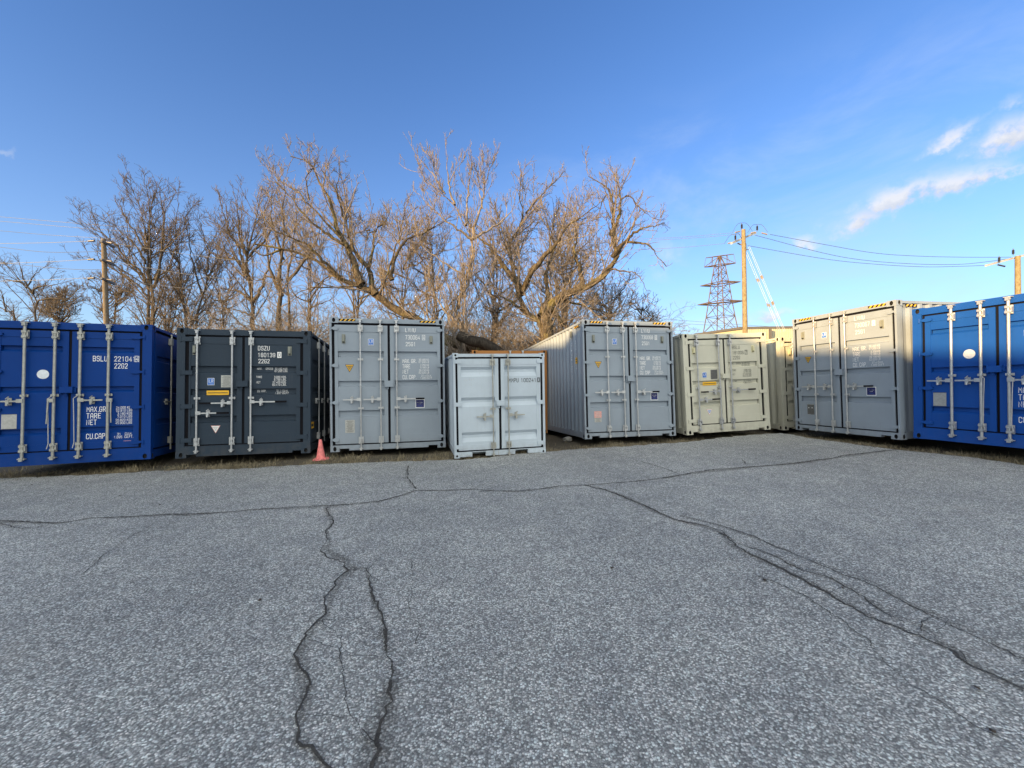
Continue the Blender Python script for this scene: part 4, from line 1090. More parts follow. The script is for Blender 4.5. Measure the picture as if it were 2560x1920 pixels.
def resample(P, K, wob=0., R=rng):
    P = np.asarray(P, float); s_ = np.r_[0, np.cumsum(np.linalg.norm(np.diff(P, axis=0), axis=1))]
    # smooth with Catmull-Rom
    n = len(P); Q = []
    Pp = np.vstack([2 * P[0] - P[1], P, 2 * P[-1] - P[-2]])
    for i in range(n - 1):
        p0, p1, p2, p3 = Pp[i:i + 4]
        for t in np.linspace(0, 1, 6)[:-1]:
            Q.append(.5 * ((2 * p1) + (-p0 + p2) * t + (2 * p0 - 5 * p1 + 4 * p2 - p3) * t * t + (-p0 + 3 * p1 - 3 * p2 + p3) * t ** 3))
    Q.append(P[-1]); Q = np.array(Q); s2 = np.r_[0, np.cumsum(np.linalg.norm(np.diff(Q, axis=0), axis=1))]
    u = np.linspace(0, s2[-1], K); O = np.stack([np.interp(u, s2, Q[:, k]) for k in range(3)], 1)
    if wob: O[1:-1] += R.normal(0, wob, (K - 2, 3))
    return O, s2[-1]

def sprout(P, R, L, per_m, lf, lmin, lmax, ang, up, K, wob, kr, rmin, R_, tmin=.15, seed_side=True):
    """children of N parent polylines, vectorised"""
    N_, Kp, _ = P.shape
    cnt = R_.poisson(np.maximum(L, 0) * per_m)
    idx = np.repeat(np.arange(N_), cnt); n = len(idx)
    t = tmin + (1 - tmin) * R_.random(n) ** .85
    x = t * (Kp - 1); i0 = np.clip(x.astype(int), 0, Kp - 2); fr = (x - i0)[:, None]
    p0 = P[idx, i0] * (1 - fr) + P[idx, i0 + 1] * fr; d = unit(P[idx, i0 + 1] - P[idx, i0])
    r_at = R[idx, i0] * (1 - fr[:, 0]) + R[idx, i0 + 1] * fr[:, 0]
    rv = R_.normal(size=(n, 3)); perp = unit(rv - d * (rv * d).sum(1, keepdims=True))
    a = np.radians(ang[0] + (ang[1] - ang[0]) * R_.random(n))[:, None]
    dd = d * np.cos(a) + perp * np.sin(a); dd[:, 2] += up * R_.random(n); dd = unit(dd)
    ln = np.clip(L[idx] * lf * (1.15 - .92 * t) * (.55 + .9 * R_.random(n)), lmin, lmax)
    pts = np.zeros((n, K, 3)); pts[:, 0] = p0; cur = dd; st = (ln / (K - 1))[:, None]
    for k in range(1, K):
        cur = unit(cur + R_.normal(0, wob, (n, 3)) + np.array([0, 0, up * .22])); pts[:, k] = pts[:, k - 1] + cur * st
    r0 = np.minimum(r_at * .72, np.maximum(ln * kr, rmin * 1.3))
    rr = r0[:, None] * np.linspace(1, .35, K)[None, :]; rr = np.maximum(rr, rmin)
    return pts, rr, ln

def tree(name, label, limbs, Y, seed, bm, tm, dens=(1.5, 2.6, 5.0, 5.0), lens=((.8, 3.2), (.5, 1.5), (.25, .75), (.15, .4)), rmin=.0045, up=.35, group='bare trees behind the containers', lf=.38, wob=.115, K=18, clipz=None):
    """limbs: list of (pixel path with optional per point depth, r0, r1[, sprout factor])"""
    R_ = np.random.default_rng(seed)
    ps, rs, Ls, fac = [], [], [], []
    base = None
    for lb in limbs:
        path, r0, r1 = lb[:3]; sf = lb[3] if len(lb) > 3 else 1.
        pts = [at(p[0], p[1], (Y + (p[2] if len(p) > 2 else 0))) for p in path]
        if len(lb) > 4 and lb[4]:
            g0 = pts[0].copy(); g0[2] = float(gz(g0[0], g0[1])) - .1; g0[0] += lb[4] if lb[4] is not True else 0; pts = [g0] + pts
            if base is None: base = g0
        P, L = resample(pts, K, 0.0)
        P[1:] += np.cumsum(R_.normal(0, .020 * min(1, L / 5), (K - 1, 3)), 0) * np.array([1, 2.5, 1]) + R_.normal(0, .035 * min(1, L / 6), (K - 1, 3))
        ps.append(P); rs.append((r1 + (r0 - r1) * (1 - np.linspace(0, 1, K)) ** 1.55) * (1 + .10 * R_.normal(size=K))); Ls.append(L); fac.append(sf)
    P = np.array(ps); R = np.array(rs); L = np.array(Ls)
    if base is None: base = P[0, 0]
    root = tag(empty(name), label, 'tree', group)
    root.location = tuple(base)
    P0 = P - base
    tubes_mesh('trunk', [(P0, R, 9)], bm, root)
    Pn, Rn, Ln = P0, R, L * np.array(fac)
    grp = []; Ks = (8, 6, 5, 4); sd = (6, 4, 3, 3)
    src = (Pn, Rn, Ln)
    lv = []
    for k in range(4):
        if dens[k] <= 0: break
        ch = sprout(*src, dens[k], lf if k == 0 else .45, *lens[k], (24, 62) if k else (25, 60), up, Ks[k], wob * (1 + .25 * k), (.013, .011, .011, .012)[k], rmin * (1.5, 1.25, 1.05, .9)[k], R_, tmin=.12 if k else .22)
        if k == 0:
            pass
        grp.append((ch[0], ch[1], sd[k])); lv.append(ch)
        # next level also sprouts from earlier ones
        src = ch
        if k >= 1:
            pass
    # twigs directly on the limbs' thin ends
    e_ = sprout(P0, R, L, 2.2, .12, .25, .8, (25, 70), up, 5, .2, .011, rmin, R_, tmin=.35); grp.append((e_[0], e_[1], 3))
    e2 = sprout(*e_, 4.0, .5, .12, .4, (25, 60), up, 4, .2, .011, rmin * .9, R_); grp.append((e2[0], e2[1], 3))
    tubes_mesh('crown', grp, tm, root)
    return root

Y6 = 17.5
# leaning giant: long trunk falling to the left with limbs rising from it
tree('leaning_tree', 'big leaning bare tree whose trunk slants up to the left behind the cone', [
    ([(1208, 872, 0), (1160, 862, 0), (1110, 850, .2), (1038, 797, .4), (988, 771, .5), (948, 738, .5), (905, 711, .4), (855, 695, .2), (812, 662, 0), (779, 642, 0), (706, 622, -.2), (640, 613, -.4)], .30, .035, .7),
    ([(905, 711, .4), (885, 662, .4), (869, 618, .3), (852, 595, .3), (836, 562, .2), (826, 516, .1), (799, 463, 0), (773, 406, 0), (723, 383, -.1)], .17, .018),
    ([(940, 735, .5), (928, 701, .9), (922, 668, 1), (899, 642, 1), (879, 612, 1.1), (859, 546, 1.2), (852, 496, 1.2), (828, 463, 1.2), (802, 423, 1.3)], .15, .015),
    ([(922, 668, 1), (932, 612, 1.2), (938, 582, 1.4), (972, 546, 1.6), (984, 516, 1.8)], .08, .015),
    ([(980, 700, 1), (988, 662, 1.2), (998, 628, 1.4), (1021, 599, 1.5), (1055, 585, 1.6), (1088, 569, 1.6), (1130, 540, 1.8)], .10, .014),
    ([(855, 695, .2), (806, 648, -.4), (766, 609, -.7), (706, 585, -.9), (673, 549, -1.1)], .09, .012),
    ([(869, 618, .3), (820, 590, 0), (780, 560, -.4), (735, 500, -.7), (690, 455, -1)], .08, .012),
    ([(852, 595, .3), (800, 540, .4), (760, 500, .6), (715, 470, .8), (680, 440, 1)], .06, .010),
    ([(859, 546, 1.2), (850, 480, 1.0), (858, 440, 1), (855, 410, 1)], .05, .010),
    ([(773, 500, 0), (768, 440, 0), (790, 400, .1), (797, 365, .2)], .035, .008),
    ([(706, 622, -.2), (660, 640, -.4), (620, 620, -.6)], .05, .012),
    ([(948, 738, .5), (985, 640, .2), (1010, 560, 0), (1020, 500, 0)], .06, .010),
    ([(905, 711, .4), (830, 720, .2), (770, 720, 0), (730, 745, 0)], .05, .012),
], Y6, 11, B_BIG, B_TWIG, dens=(3.8, 3.8, 4.4, 2.8), lens=((.4, 2.6), (.35, 1.4), (.25, .7), (.15, .4)), rmin=.0064, K=22)

# pale whippy tree in the middle
tree('tall_whippy_tree', 'slender pale bare tree with long whippy shoots, tallest in the middle of the row', [
    ([(1160, 835, 0), (1137, 777, 0), (1148, 742, 0), (1172, 701, 0), (1179, 639, 0), (1182, 598, 0), (1165, 564, 0), (1137, 512, 0), (1113, 485, 0), (1079, 460, 0), (1045, 420, .1)], .13, .010, .8, True),
    ([(1137, 512, 0), (1120, 460, .1), (1117, 395, .2), (1111, 350, .2)], .05, .004, .6),
    ([(1113, 485, 0), (1080, 430, -.1), (1051, 399, -.2), (1025, 360, -.2), (1013, 338, -.2)], .035, .004, .35),
    ([(1182, 598, 0), (1200, 540, .3), (1223, 443, .4), (1236, 400, .4), (1246, 375, .4)], .07, .007),
    ([(1182, 598, 0), (1140, 570, -.3), (1103, 545, -.5), (1060, 500, -.5), (1028, 470, -.5)], .06, .008),
    ([(1165, 564, 0), (1170, 500, .3), (1180, 430, .4), (1178, 385, .4)], .05, .006),
    ([(1120, 460, .1), (1140, 420, .2), (1160, 400, .3)], .03, .006),
    ([(1113, 485, 0), (1090, 440, .3), (1080, 400, .3), (1050, 370, .3)], .03, .006),
    ([(1182, 598, 0), (1240, 560, .5), (1280, 520, .6), (1290, 470, .6)], .06, .008),
    ([(1172, 701, 0), (1120, 660, -.3), (1060, 620, -.5), (1030, 560, -.6)], .05, .008),
    ([(1160, 825, 0), (1180, 760, .5), (1215, 720, .6), (1235, 640, .7)], .07, .01, 1, True),
    ([(1160, 830, 0), (1100, 760, -.2), (1075, 700, -.4), (1070, 640, -.5)], .06, .008),
    ([(1206, 522, .3), (1200, 450, .5), (1206, 400, .5)], .03, .005),
], 16.8, 12, B_TWIG, B_TWIG, dens=(3.2, 3.6, 4.4, 2.8), lens=((.4, 2.4), (.35, 1.3), (.25, .7), (.15, .4)), rmin=.0060, up=.75, wob=.09)

# thick spreading tree on the right of the group
tree('spreading_tree', 'huge vine-covered bare tree with a thick limb arching right, behind the container numbered 730068', [
    ([(1361, 830, 0), (1352, 790, 0), (1371, 766, 0), (1395, 742, 0), (1447, 722, -.2), (1488, 701, -.4), (1515, 670, -.5), (1531, 643, -.5), (1530, 615, -.5), (1526, 588, -.5), (1522, 536, -.5), (1515, 488, -.4), (1495, 460, -.4), (1460, 440, -.4)], .46, .020, .8, True),
    ([(1531, 643, -.5), (1550, 620, -.6), (1567, 605, -.7), (1601, 577, -.9), (1635, 568, -1), (1668, 560, -1)], .12, .014),
    ([(1526, 588, -.5), (1545, 545, -.6), (1550, 502, -.6), (1543, 460, -.6), (1530, 430, -.6)], .10, .012),
    ([(1567, 605, -.7), (1618, 612, -1), (1640, 640, -1.1), (1665, 668, -1.2)], .06, .010),
    ([(1515, 670, -.5), (1560, 678, -.9), (1600, 690, -1.2), (1625, 740, -1.3)], .05, .008),
    ([(1361, 830, .2), (1330, 794, .2), (1305, 750, .2), (1302, 735, .2), (1295, 700, .2), (1292, 674, .3), (1282, 639, .4), (1290, 600, .5), (1306, 577, .5), (1316, 533, .5), (1308, 490, .6), (1312, 440, .6)], .26, .016, 1, True),
    ([(1316, 533, .5), (1345, 500, .6), (1371, 474, .7), (1385, 460, .7), (1412, 432, .7)], .06, .012),
    ([(1302, 735, .2), (1326, 691, -.3), (1350, 660, -.4), (1378, 632, -.5), (1412, 577, -.6), (1460, 543, -.7), (1495, 515, -.8)], .17, .014),
    ([(1447, 722, -.2), (1457, 708, .3), (1455, 667, .6), (1442, 620, .7), (1447, 570, .8), (1426, 502, .8)], .16, .012),
    ([(1302, 735, .2), (1285, 691, .6), (1240, 639, .8), (1192, 594, .9), (1170, 560, 1)], .20, .02),
    ([(1352, 790, 0), (1370, 740, 1), (1365, 680, 1.2), (1385, 620, 1.4), (1380, 560, 1.5), (1400, 500, 1.5)], .18, .014),
    ([(1330, 794, .2), (1280, 760, .5), (1240, 745, .6), (1200, 760, .8)], .10, .012),
    ([(1378, 632, -.5), (1375, 590, -.5), (1366, 550, -.5), (1350, 500, -.4)], .05, .010),
    ([(1552, 500, -.6), (1570, 490, -.6), (1600, 530, -.8), (1640, 560, -1)], .04, .007),
    ([(1515, 488, -.4), (1500, 520, -.8), (1480, 580, -.9)], .03, .007),
    ([(1395, 742, 0), (1440, 760, .6), (1490, 775, .9), (1540, 770, 1.2)], .08, .010),
    ([(1371, 766, 0), (1400, 800, .4), (1410, 815, .5)], .16, .08, .2),
    ([(1292, 674, .3), (1255, 600, .2), (1245, 560, .2), (1240, 520, .2)], .06, .010),
], 18.5, 13, B_BIG, B_TWIG, dens=(3.2, 3.4, 4.2, 2.8), lens=((.4, 2.5), (.35, 1.4), (.25, .7), (.15, .4)), rmin=.0064, K=24, up=.28)

# cut log lying over the back of the orange container
cl = tag(empty('fallen_log', tuple(at(1145, 838, 16.2))), 'dark sawn-off fallen trunk lying above the orange container', 'log')
lp, _ = resample([at(1143, 836, 16.2), at(1175, 850, 16.2), at(1205, 856, 16.3), (at(1240, 878, 16.5)), at(1262, 905, 16.8)], 14)
lp = lp - lp[0] + 0
tubes_mesh('trunk', [(lp[None], np.linspace(.19, .26, 14)[None] * (1 + .05 * rng.normal(size=(1, 14))), 12)], bark('dark_bark', (.012, .010, .008), (.035, .03, .025), (.07, .06, .05)), cl)
dd_ = unit(lp[0] - lp[1]); u_ = unit(np.cross(dd_, [0, 0, 1.])); w_ = np.cross(dd_, u_)
ce = MB(); ce.add([lp[0] + .19 * (u_ * math.cos(i * math.pi / 8) + w_ * math.sin(i * math.pi / 8)) for i in range(16)], [tuple(range(16))]); ce.build('cut_end', B_GREY, cl)

# left hand trees, farther off
LD = (2.0, 2.7, 3.2, 2.2)
tree('bare_tree', 'wide fan-shaped bare tree with twin trunks right of the left utility pole', [
    ([(367, 800), (367, 712), (366, 680), (364, 630), (368, 560), (372, 520), (367, 481)], .22, .02, 1, True),
    ([(386, 813), (383, 709), (377, 640), (380, 560), (384, 520), (390, 480)], .24, .02, 1, True),
    ([(383, 720), (395, 703), (404, 655), (411, 617), (415, 551), (408, 500), (411, 475)], .12, .016),
    ([(367, 712), (345, 680), (323, 656), (300, 625), (277, 602), (222, 567), (180, 535)], .10, .012),
    ([(364, 660), (340, 620), (310, 590), (270, 555), (240, 540)], .08, .012),
    ([(364, 630), (345, 590), (320, 550), (300, 515), (290, 490)], .08, .012),
    ([(366, 600), (350, 540), (340, 510), (335, 485)], .06, .010),
    ([(367, 740), (330, 700), (290, 680), (240, 650), (190, 640)], .08, .012),
    ([(383, 700), (420, 670), (440, 620), (450, 560)], .07, .010),
    ([(367, 760), (330, 730), (300, 720), (265, 700), (225, 690)], .05, .01),
], 30, 21, B_GREY, B_TWIGD, dens=LD, lens=((.5, 4.0), (.5, 2.0), (.4, 1.1), (.25, .6)), rmin=.0080, group='bare trees at the left')
tree('bare_tree', 'thin bare tree with two leaning stems behind the left end of the charcoal container', [
    ([(462, 813), (456, 725), (449, 661), (443, 620), (440, 560), (446, 510)], .20, .018, 1, True),
    ([(494, 817), (506, 734), (519, 681), (538, 649), (560, 610), (575, 560)], .20, .018, 1, True),
    ([(449, 661), (425, 625), (415, 600), (400, 570)], .07, .010),
    ([(506, 734), (490, 680), (480, 620), (470, 560), (480, 510)], .08, .010),
    ([(456, 740), (430, 700), (400, 690), (370, 680)], .07, .010),
    ([(519, 681), (520, 620), (500, 560), (495, 505)], .07, .010),
], 32, 22, B_GREY, B_TWIGD, dens=LD, lens=((.5, 3.8), (.5, 2.0), (.4, 1.1), (.25, .6)), rmin=.0080, group='bare trees at the left')
tree('bare_tree', 'broad bare tree with a thick straight trunk behind the middle of the charcoal container', [
    ([(633, 820), (630, 756), (623, 693), (617, 630), (625, 590), (640, 540), (650, 500), (655, 470)], .32, .018, 1, True),
    ([(628, 710), (600, 670), (585, 649), (544, 646), (510, 625), (475, 605)], .14, .012),
    ([(622, 680), (590, 620), (570, 570), (550, 520), (540, 480)], .12, .012),
    ([(617, 640), (600, 580), (598, 530), (590, 480)], .10, .012),
    ([(630, 756), (600, 728), (560, 720), (520, 718)], .12, .012),
    ([(630, 760), (660, 720), (680, 660), (700, 600), (710, 540)], .12, .012),
    ([(625, 640), (660, 600), (690, 550), (720, 500)], .10, .012),
    ([(617, 630), (585, 600), (545, 560), (515, 545)], .08, .012),
    ([(633, 790), (600, 775), (560, 775), (520, 790)], .07, .010),
], 28, 23, B_GREY, B_TWIGD, dens=LD, lens=((.5, 3.8), (.5, 2.0), (.4, 1.1), (.25, .6)), rmin=.0076, group='bare trees at the left')
tree('vine_covered_tree', 'bare tree wrapped in dense brown vines behind the gap by the pink cone', [
    ([(700, 821), (704, 760), (706, 711), (708, 650), (715, 590), (712, 520), (720, 490), (712, 455)], .30, .02, 1.2, True),
    ([(725, 821), (724, 760), (722, 700), (735, 620), (745, 540), (738, 470)], .18, .015, 1.2, True),
    ([(706, 740), (680, 690), (660, 640), (655, 560), (640, 510), (630, 485)], .12, .012),
    ([(708, 650), (690, 600), (670, 540), (665, 490), (668, 465)], .10, .012),
    ([(722, 700), (760, 650), (790, 590), (800, 530)], .10, .012),
    ([(706, 700), (670, 690), (640, 700), (600, 680)], .08, .01),
], 24, 24, B_GREY, B_BRUSH, dens=(1.9, 2.5, 3.2, 2.0), lens=((.8, 2.2), (.5, 1.3), (.3, .8), (.2, .5)), rmin=.0068, up=.15)
tree('bare_tree', 'low gnarled bare tree at the far left with crooked forks', [
    ([(85, 801), (92, 763), (82, 734), (65, 720), (51, 706), (38, 690), (28, 674), (0, 658), (-20, 650)], .18, .016, 1, True),
    ([(92, 763), (104, 747), (152, 744), (190, 747), (215, 760)], .08, .012),
    ([(82, 734), (95, 718), (130, 715), (170, 705)], .08, .012),
    ([(82, 734), (60, 700), (55, 670), (40, 640)], .08, .012), ([(65, 720), (85, 690), (105, 670), (120, 660)], .06, .012),
    ([(30, 800), (15, 780), (0, 772), (-30, 760)], .14, .03, 1, True), ([(15, 780), (10, 740), (-10, 700)], .06, .012),
    ([(51, 706), (20, 700), (-10, 690)], .05, .01),
], 33, 25, B_GREY, B_TWIGD, dens=LD, lens=((.6, 3.2), (.5, 1.7), (.4, 1.0), (.25, .6)), rmin=.0070, up=.12, group='bare trees at the left')
# far background trees
def far_tree(px, py_top, py_base, Y_, spread, seed, label, tm=B_TWIGD, group='far bare trees'):
    R_ = np.random.default_rng(seed); lim = []
    H_ = py_base - py_top; sc_ = min(1., max(.45, H_ / 300)); ns = int(R_.integers(2, 4))
    for q in range(ns):
        lean = R_.uniform(-.55, .55) * spread; hq = H_ * R_.uniform(.82, 1.0)
        c = R_.normal(0, 4, (6, 2)); path = []
        for m_, t in enumerate((0, .2, .4, .6, .8, 1.0)): path.append((px + q * 5 - 4 + lean * t ** 1.3 + c[m_, 0] * t, py_base - hq * t, c[m_, 1] * .15 * t))
        lim.append((path, .0045 * Y_, .012, 1, True))
        for k in range(int(R_.integers(4, 8))):
            t = R_.uniform(.18, .8); s_ = R_.choice([-1, 1]); x0 = px + q * 5 - 4 + lean * t ** 1.3; y0 = py_base - hq * t
            ln = spread * R_.uniform(.35, .95) * (1.15 - .6 * t); rise = R_.uniform(.3, 1.3); bow = R_.uniform(-.25, .3)
            lim.append(([(x0, y0), (x0 + s_ * ln * .35, y0 - ln * rise * (.3 + bow), R_.normal(0, .6)), (x0 + s_ * ln * .7, y0 - ln * rise * (.7 + bow * .5), R_.normal(0, 1.2)), (x0 + s_ * ln * R_.uniform(.85, 1.1), y0 - ln * rise * R_.uniform(.95, 1.3), R_.normal(0, 1.8))], .0020 * Y_ * (1.2 - .6 * t), .010))
    return tree('bare_tree', label, lim, Y_, seed, B_GREY, tm, dens=(1.6, 2.3, 2.8, 1.9), lens=((.5, 3.4 * sc_), (.4, 1.9 * sc_), (.3, 1.1 * sc_), (.25, .6)), rmin=.00028 * Y_, group=group, K=10, wob=.12)
FT = [(275, 690, 835, 42, 70, 31, 'low hazy bare tree right behind the left utility pole', B_TWIGD),
      (150, 720, 830, 46, 70, 32, 'small far bare tree at the left beside the crooked one', B_TWIGD),
      (420, 660, 835, 42, 60, 33, 'far bare tree between the twin-trunk tree and the leaning stems', B_TWIGD),
      (560, 640, 835, 40, 70, 34, 'far bare tree left of the thick straight trunk', B_TWIGD),
      (775, 520, 835, 27, 110, 35, 'background bare tree behind the left door of the grey container numbered 730064', B_TWIG),
      (890, 500, 840, 25, 110, 36, 'background bare tree in the crook of the leaning trunk', B_TWIG),
      (1010, 500, 850, 24, 110, 37, 'background bare tree between the leaning and the whippy tree', B_TWIG),
      (1095, 520, 860, 23, 100, 38, 'background bare tree just left of the whippy tree', B_TWIG),
      (1235, 500, 860, 24, 110, 39, 'background bare tree between the whippy and the vine-covered tree', B_TWIG),
      (1410, 490, 860, 25, 110, 40, 'background bare tree rising behind the thick arching limb', B_TWIG),
      (1520, 690, 850, 30, 75, 41, 'low bare tree under the tip of the arching limb', B_TWIGD),
      (1610, 740, 850, 32, 50, 42, 'small feathery bare tree above the right end of the container numbered 730068', B_TWIGD)]
for (px, pt_, pb_, Y_, sp_, sd_, lb_, tm_) in FT: far_tree(px, pt_, pb_, Y_, sp_, sd_, lb_, tm_)

# dense thicket of canes and vines behind the containers: reads as one mass
def thicket():
    R_ = np.random.default_rng(77); n = 1200
    px = np.concatenate([R_.uniform(640, 1480, n - 320), R_.uniform(1480, 1620, 120), R_.uniform(400, 640, 200)])
    Yd = R_.uniform(20.5, 27, n)
    base = np.array([at(a, 860, b) for a, b in zip(px, Yd)]); base[:, 2] = gz(base[:, 0], base[:, 1]) - .05
    # height so that the tops make an uneven line well above the containers
    topy = 700 - 60 * np.sin(px * .011) - 35 * np.sin(px * .037 + 1) - R_.uniform(-80, 90, n)
    topy = np.where(px > 1480, 770 - R_.uniform(-20, 60, n), topy); topy = np.where(px < 640, 775 - R_.uniform(-30, 60, n), topy)
    h_ = np.clip((948 - topy) / CAMF * Yd + 1.9, 3, 9)
    K = 9; P = np.zeros((n, K, 3)); P[:, 0] = base
    az_ = R_.random(n) * 6.283; cur = unit(np.stack([np.cos(az_) * .35, np.sin(az_) * .35, np.ones(n)], 1))
    for k in range(1, K):
        cur = unit(cur + R_.normal(0, .13, (n, 3)) + np.array([0, 0, -.03 * k]) + np.stack([np.cos(az_), np.sin(az_), 0 * az_], 1) * .07); P[:, k] = P[:, k - 1] + cur * (h_ / (K - 1))[:, None]
    R = np.linspace(1, .35, K)[None] * R_.uniform(.010, .026, n)[:, None]
    g1 = sprout(P, R, h_, 2.3, .2, .45, 1.5, (25, 70), .3, 6, .22, .009, .0062, R_, tmin=.3)
    g2 = sprout(*g1, 2.8, .5, .22, .7, (25, 75), .1, 4, .3, .009, .0065, R_)
    o = tubes_mesh('brush', [(P, R, 4), (g1[0], g1[1], 3), (g2[0], g2[1], 3)], B_BRUSH, None)
    tag(o, 'dense tangle of bare brown canes and vines filling the space behind the containers', 'brush', kind='stuff')
thicket()

# ------------------------------------------------------------------ poles, wires, pylon
M_POLE = bark('treated_pine', (0.132, 0.102, 0.056), (0.244, 0.198, 0.119), (0.330, 0.277, 0.178))
M_POLEG = bark('weathered_pole', (0.106, 0.086, 0.066), (0.172, 0.142, 0.106), (0.238, 0.198, 0.145))
M_ARM = mat('galvanised_arm', (.42, .41, .39), .5, .2)
M_INS = mat('insulator', (.035, .035, .04), .35)
M_INSG = mat('dead_end_insulator', (.26, .22, .18), .5)
M_WIRE = mat('wire', (.07, .08, .10), .5)
M_WIREL = mat('bare_aluminium_wire', (.22, .225, .24), .5, .2)
M_GUARD = mat('white_guy_cover', (.55, .58, .62), .5)
M_RUST = mat('rusted_steel', (.115, .082, .068), .85, .05, .35, 2.)

def pole(name, label, top, xb, Y_, r, m):
    t = at(*top, Y_); t[2] = t[2]; base = np.array([t[0] + xb, t[1], float(gz(0, t[1])) - .2])
    root = tag(empty(name, tuple(base)), label, 'utility pole')
    mb = MB(); tp = t - base
    mb.cyl((0, 0, 0), tuple(tp), r * 1.15, 14, r2=r * .82); mb.build('pole', m, root)
    return root, base, t
def part_cyl(root, base, name, segs, m, n=8):
    mb = MB()
    for a, b, r in segs: mb.cyl(tuple(np.array(a) - base), tuple(np.array(b) - base), r, n)
    return mb.build(name, m, root)
def insul(root, base, p, m, h=.52, r=.085):
    mb = MB(); p = np.array(p) - base
    mb.cyl(tuple(p), tuple(p + [0, 0, h * .2]), .03, 6)
    for k in range(6): z = p[2] + h * (.2 + .62 * k / 6); mb.cyl((p[0], p[1], z), (p[0], p[1], z + h * .085), r, 8, r2=r * .6)
    mb.cyl(tuple(p + [0, 0, h * .82]), tuple(p + [0, 0, h]), .03, 6)
    return mb.build('insulator', m, root)

YP = 34.
mp_, mb_, mt_ = pole('utility_pole', 'tall yellow-brown wooden pole with a slanting crossarm and white guy lines', (1858.5, 574), .05, YP, .19, M_POLE)
a0 = at(1835.5, 606, YP - .8); a1 = at(1896, 580, YP + .8)
arm = MB(); A0, A1 = a0 - mb_, a1 - mb_
dirn = unit(A1 - A0); upv = np.array([0, 0, 1.]); sdv = np.cross(dirn, upv)
vs = []
for p in (A0, A1):
    for a_, b_ in ((-1, -1), (1, -1), (1, 1), (-1, 1)): vs.append(p + sdv * .08 * a_ + upv * .085 * b_ + sdv * -.25)
arm.add(vs, [(0, 1, 2, 3), (7, 6, 5, 4), (0, 4, 5, 1), (1, 5, 6, 2), (2, 6, 7, 3), (3, 7, 4, 0)]); arm.build('crossarm', M_ARM, mp_)
i1 = at(1854.5, 574, YP); i2 = at(1893, 578, YP + .7); i3 = at(1838.5, 602, YP - .7)
for p in (i1, i2, i3): insul(mp_, mb_, p, M_INS)
W1a, W1b = at(1832, 581, YP - .3), at(1925, 586, YP - .3)
def arc(a, t, b, r=.012):
    pts = [np.array(a), None, np.array(t), None, np.array(b)]
    pts[1] = (pts[0] + pts[2]) / 2 + np.array([0, 0, .26]); pts[3] = (pts[2] + pts[4]) / 2 + np.array([0, 0, .26])
    P, _ = resample(pts, 14); return P
def jumper(a, t, b):
    P = arc(a, t, b) - mb_; mb = MB(); mb.tube([tuple(p) for p in P], .016, 5); mb.build('jumper_wire', M_WIRE, mp_)
jumper(at(1831, 582, YP), i1 + [0, 0, .55], at(1881, 578, YP)); jumper(at(1869, 582, YP), i2 + [0, 0, .55], at(1919, 580, YP)); jumper(at(1811, 609, YP), i3 + [0, 0, .55], at(1856, 600, YP))
for a, b in ((at(1838, 581, YP - .2), at(1850, 578.5, YP)), (at(1877, 583, YP), at(1888, 580, YP)), (at(1904, 582, YP), at(1918, 586, YP)), (at(1820, 608.5, YP), at(1832, 606, YP - .4)), (at(1844, 608, YP), at(1853, 612, YP))):
    part_cyl(mp_, mb_, 'dead_end_insulator', [(a, b, .055)], M_INSG)
br_ = MB(); q0 = at(1863, 612, YP) - mb_; q1 = at(1861, 627, YP) - mb_
br_.box(q0[0] - .05, q0[0] + .05, q0[1] - .1, q0[1] + .05, q1[2] - .05, q0[2] + .1); br_.box(q0[0], q0[0] + .26, q0[1] - .05, q0[1], q0[2] - .42, q0[2] - .36); br_.build('guy_bracket', M_WIRE, mp_)
def gwire(label, path, Ys, r, m, name='power_line', cat='cable', group='overhead wires', sides=5, n=40, marks=()):
    pts = [at(p[0], p[1], y) for p, y in zip(path, Ys)]
    P, L = resample(pts, n); o = P[0].copy()
    root = tag(empty(name, tuple(o)), label, cat, group) if marks else None
    ob = tubes_mesh(name if not marks else 'cable', [((P - o)[None], np.full((1, n), r), sides)], m, root)
    if not marks: ob.location = tuple(o); tag(ob, label, cat, group)
    for (p0, p1, yy) in marks:
        mb = MB(); mb.cyl(tuple(at(*p0, yy) - o), tuple(at(*p1, yy) - o), .05, 6); mb.build('insulator', M_INSG, root)
    return ob
YR = 33.
R1 = [(1925, 586), (2060, 611), (2182, 632), (2287, 640), (2410, 643), (2528, 643)]
R2 = [(1888, 588), (2060, 633), (2165, 651), (2287, 660), (2392, 661), (2462, 655), (2532, 645)]
R3 = [(1869, 614), (2060, 647), (2182, 660), (2305, 667), (2392, 666), (2478, 663)]
gwire('uppermost wire running right from the tall pole to the next pole', R1, np.linspace(34, 33, 6), .020, M_WIRE)
gwire('middle of the three wires between the two wooden poles at the right', R2, np.linspace(34, 33, 7), .020, M_WIRE)
gwire('lowest of the three wires between the two wooden poles at the right', R3, np.linspace(34, 33, 6), .020, M_WIRE)
L1 = [(-80, 536), (0, 542), (253, 563), (475, 576), (800, 588), (1150, 597), (1450, 601), (1680, 594), (1832, 582)]
L2 = [(-80, 548), (0, 553), (253, 574), (475, 587), (800, 599), (1150, 607), (1450, 607), (1700, 597), (1866, 584)]
L3 = [(-80, 572), (0, 577), (160, 590), (475, 606), (800, 618), (1150, 626), (1450, 628), (1680, 620), (1811, 609)]
for pth, lb in ((L1, 'highest pale wire crossing the left sky to the tall pole'), (L2, 'second highest wire crossing the left sky to the tall pole'), (L3, 'third wire down crossing the left sky to the tall pole')):
    gwire(lb, pth, [30, 30.5, 31.5, 32, 33, 33.5, 34, 34, 34], .014, M_WIREL, n=60)
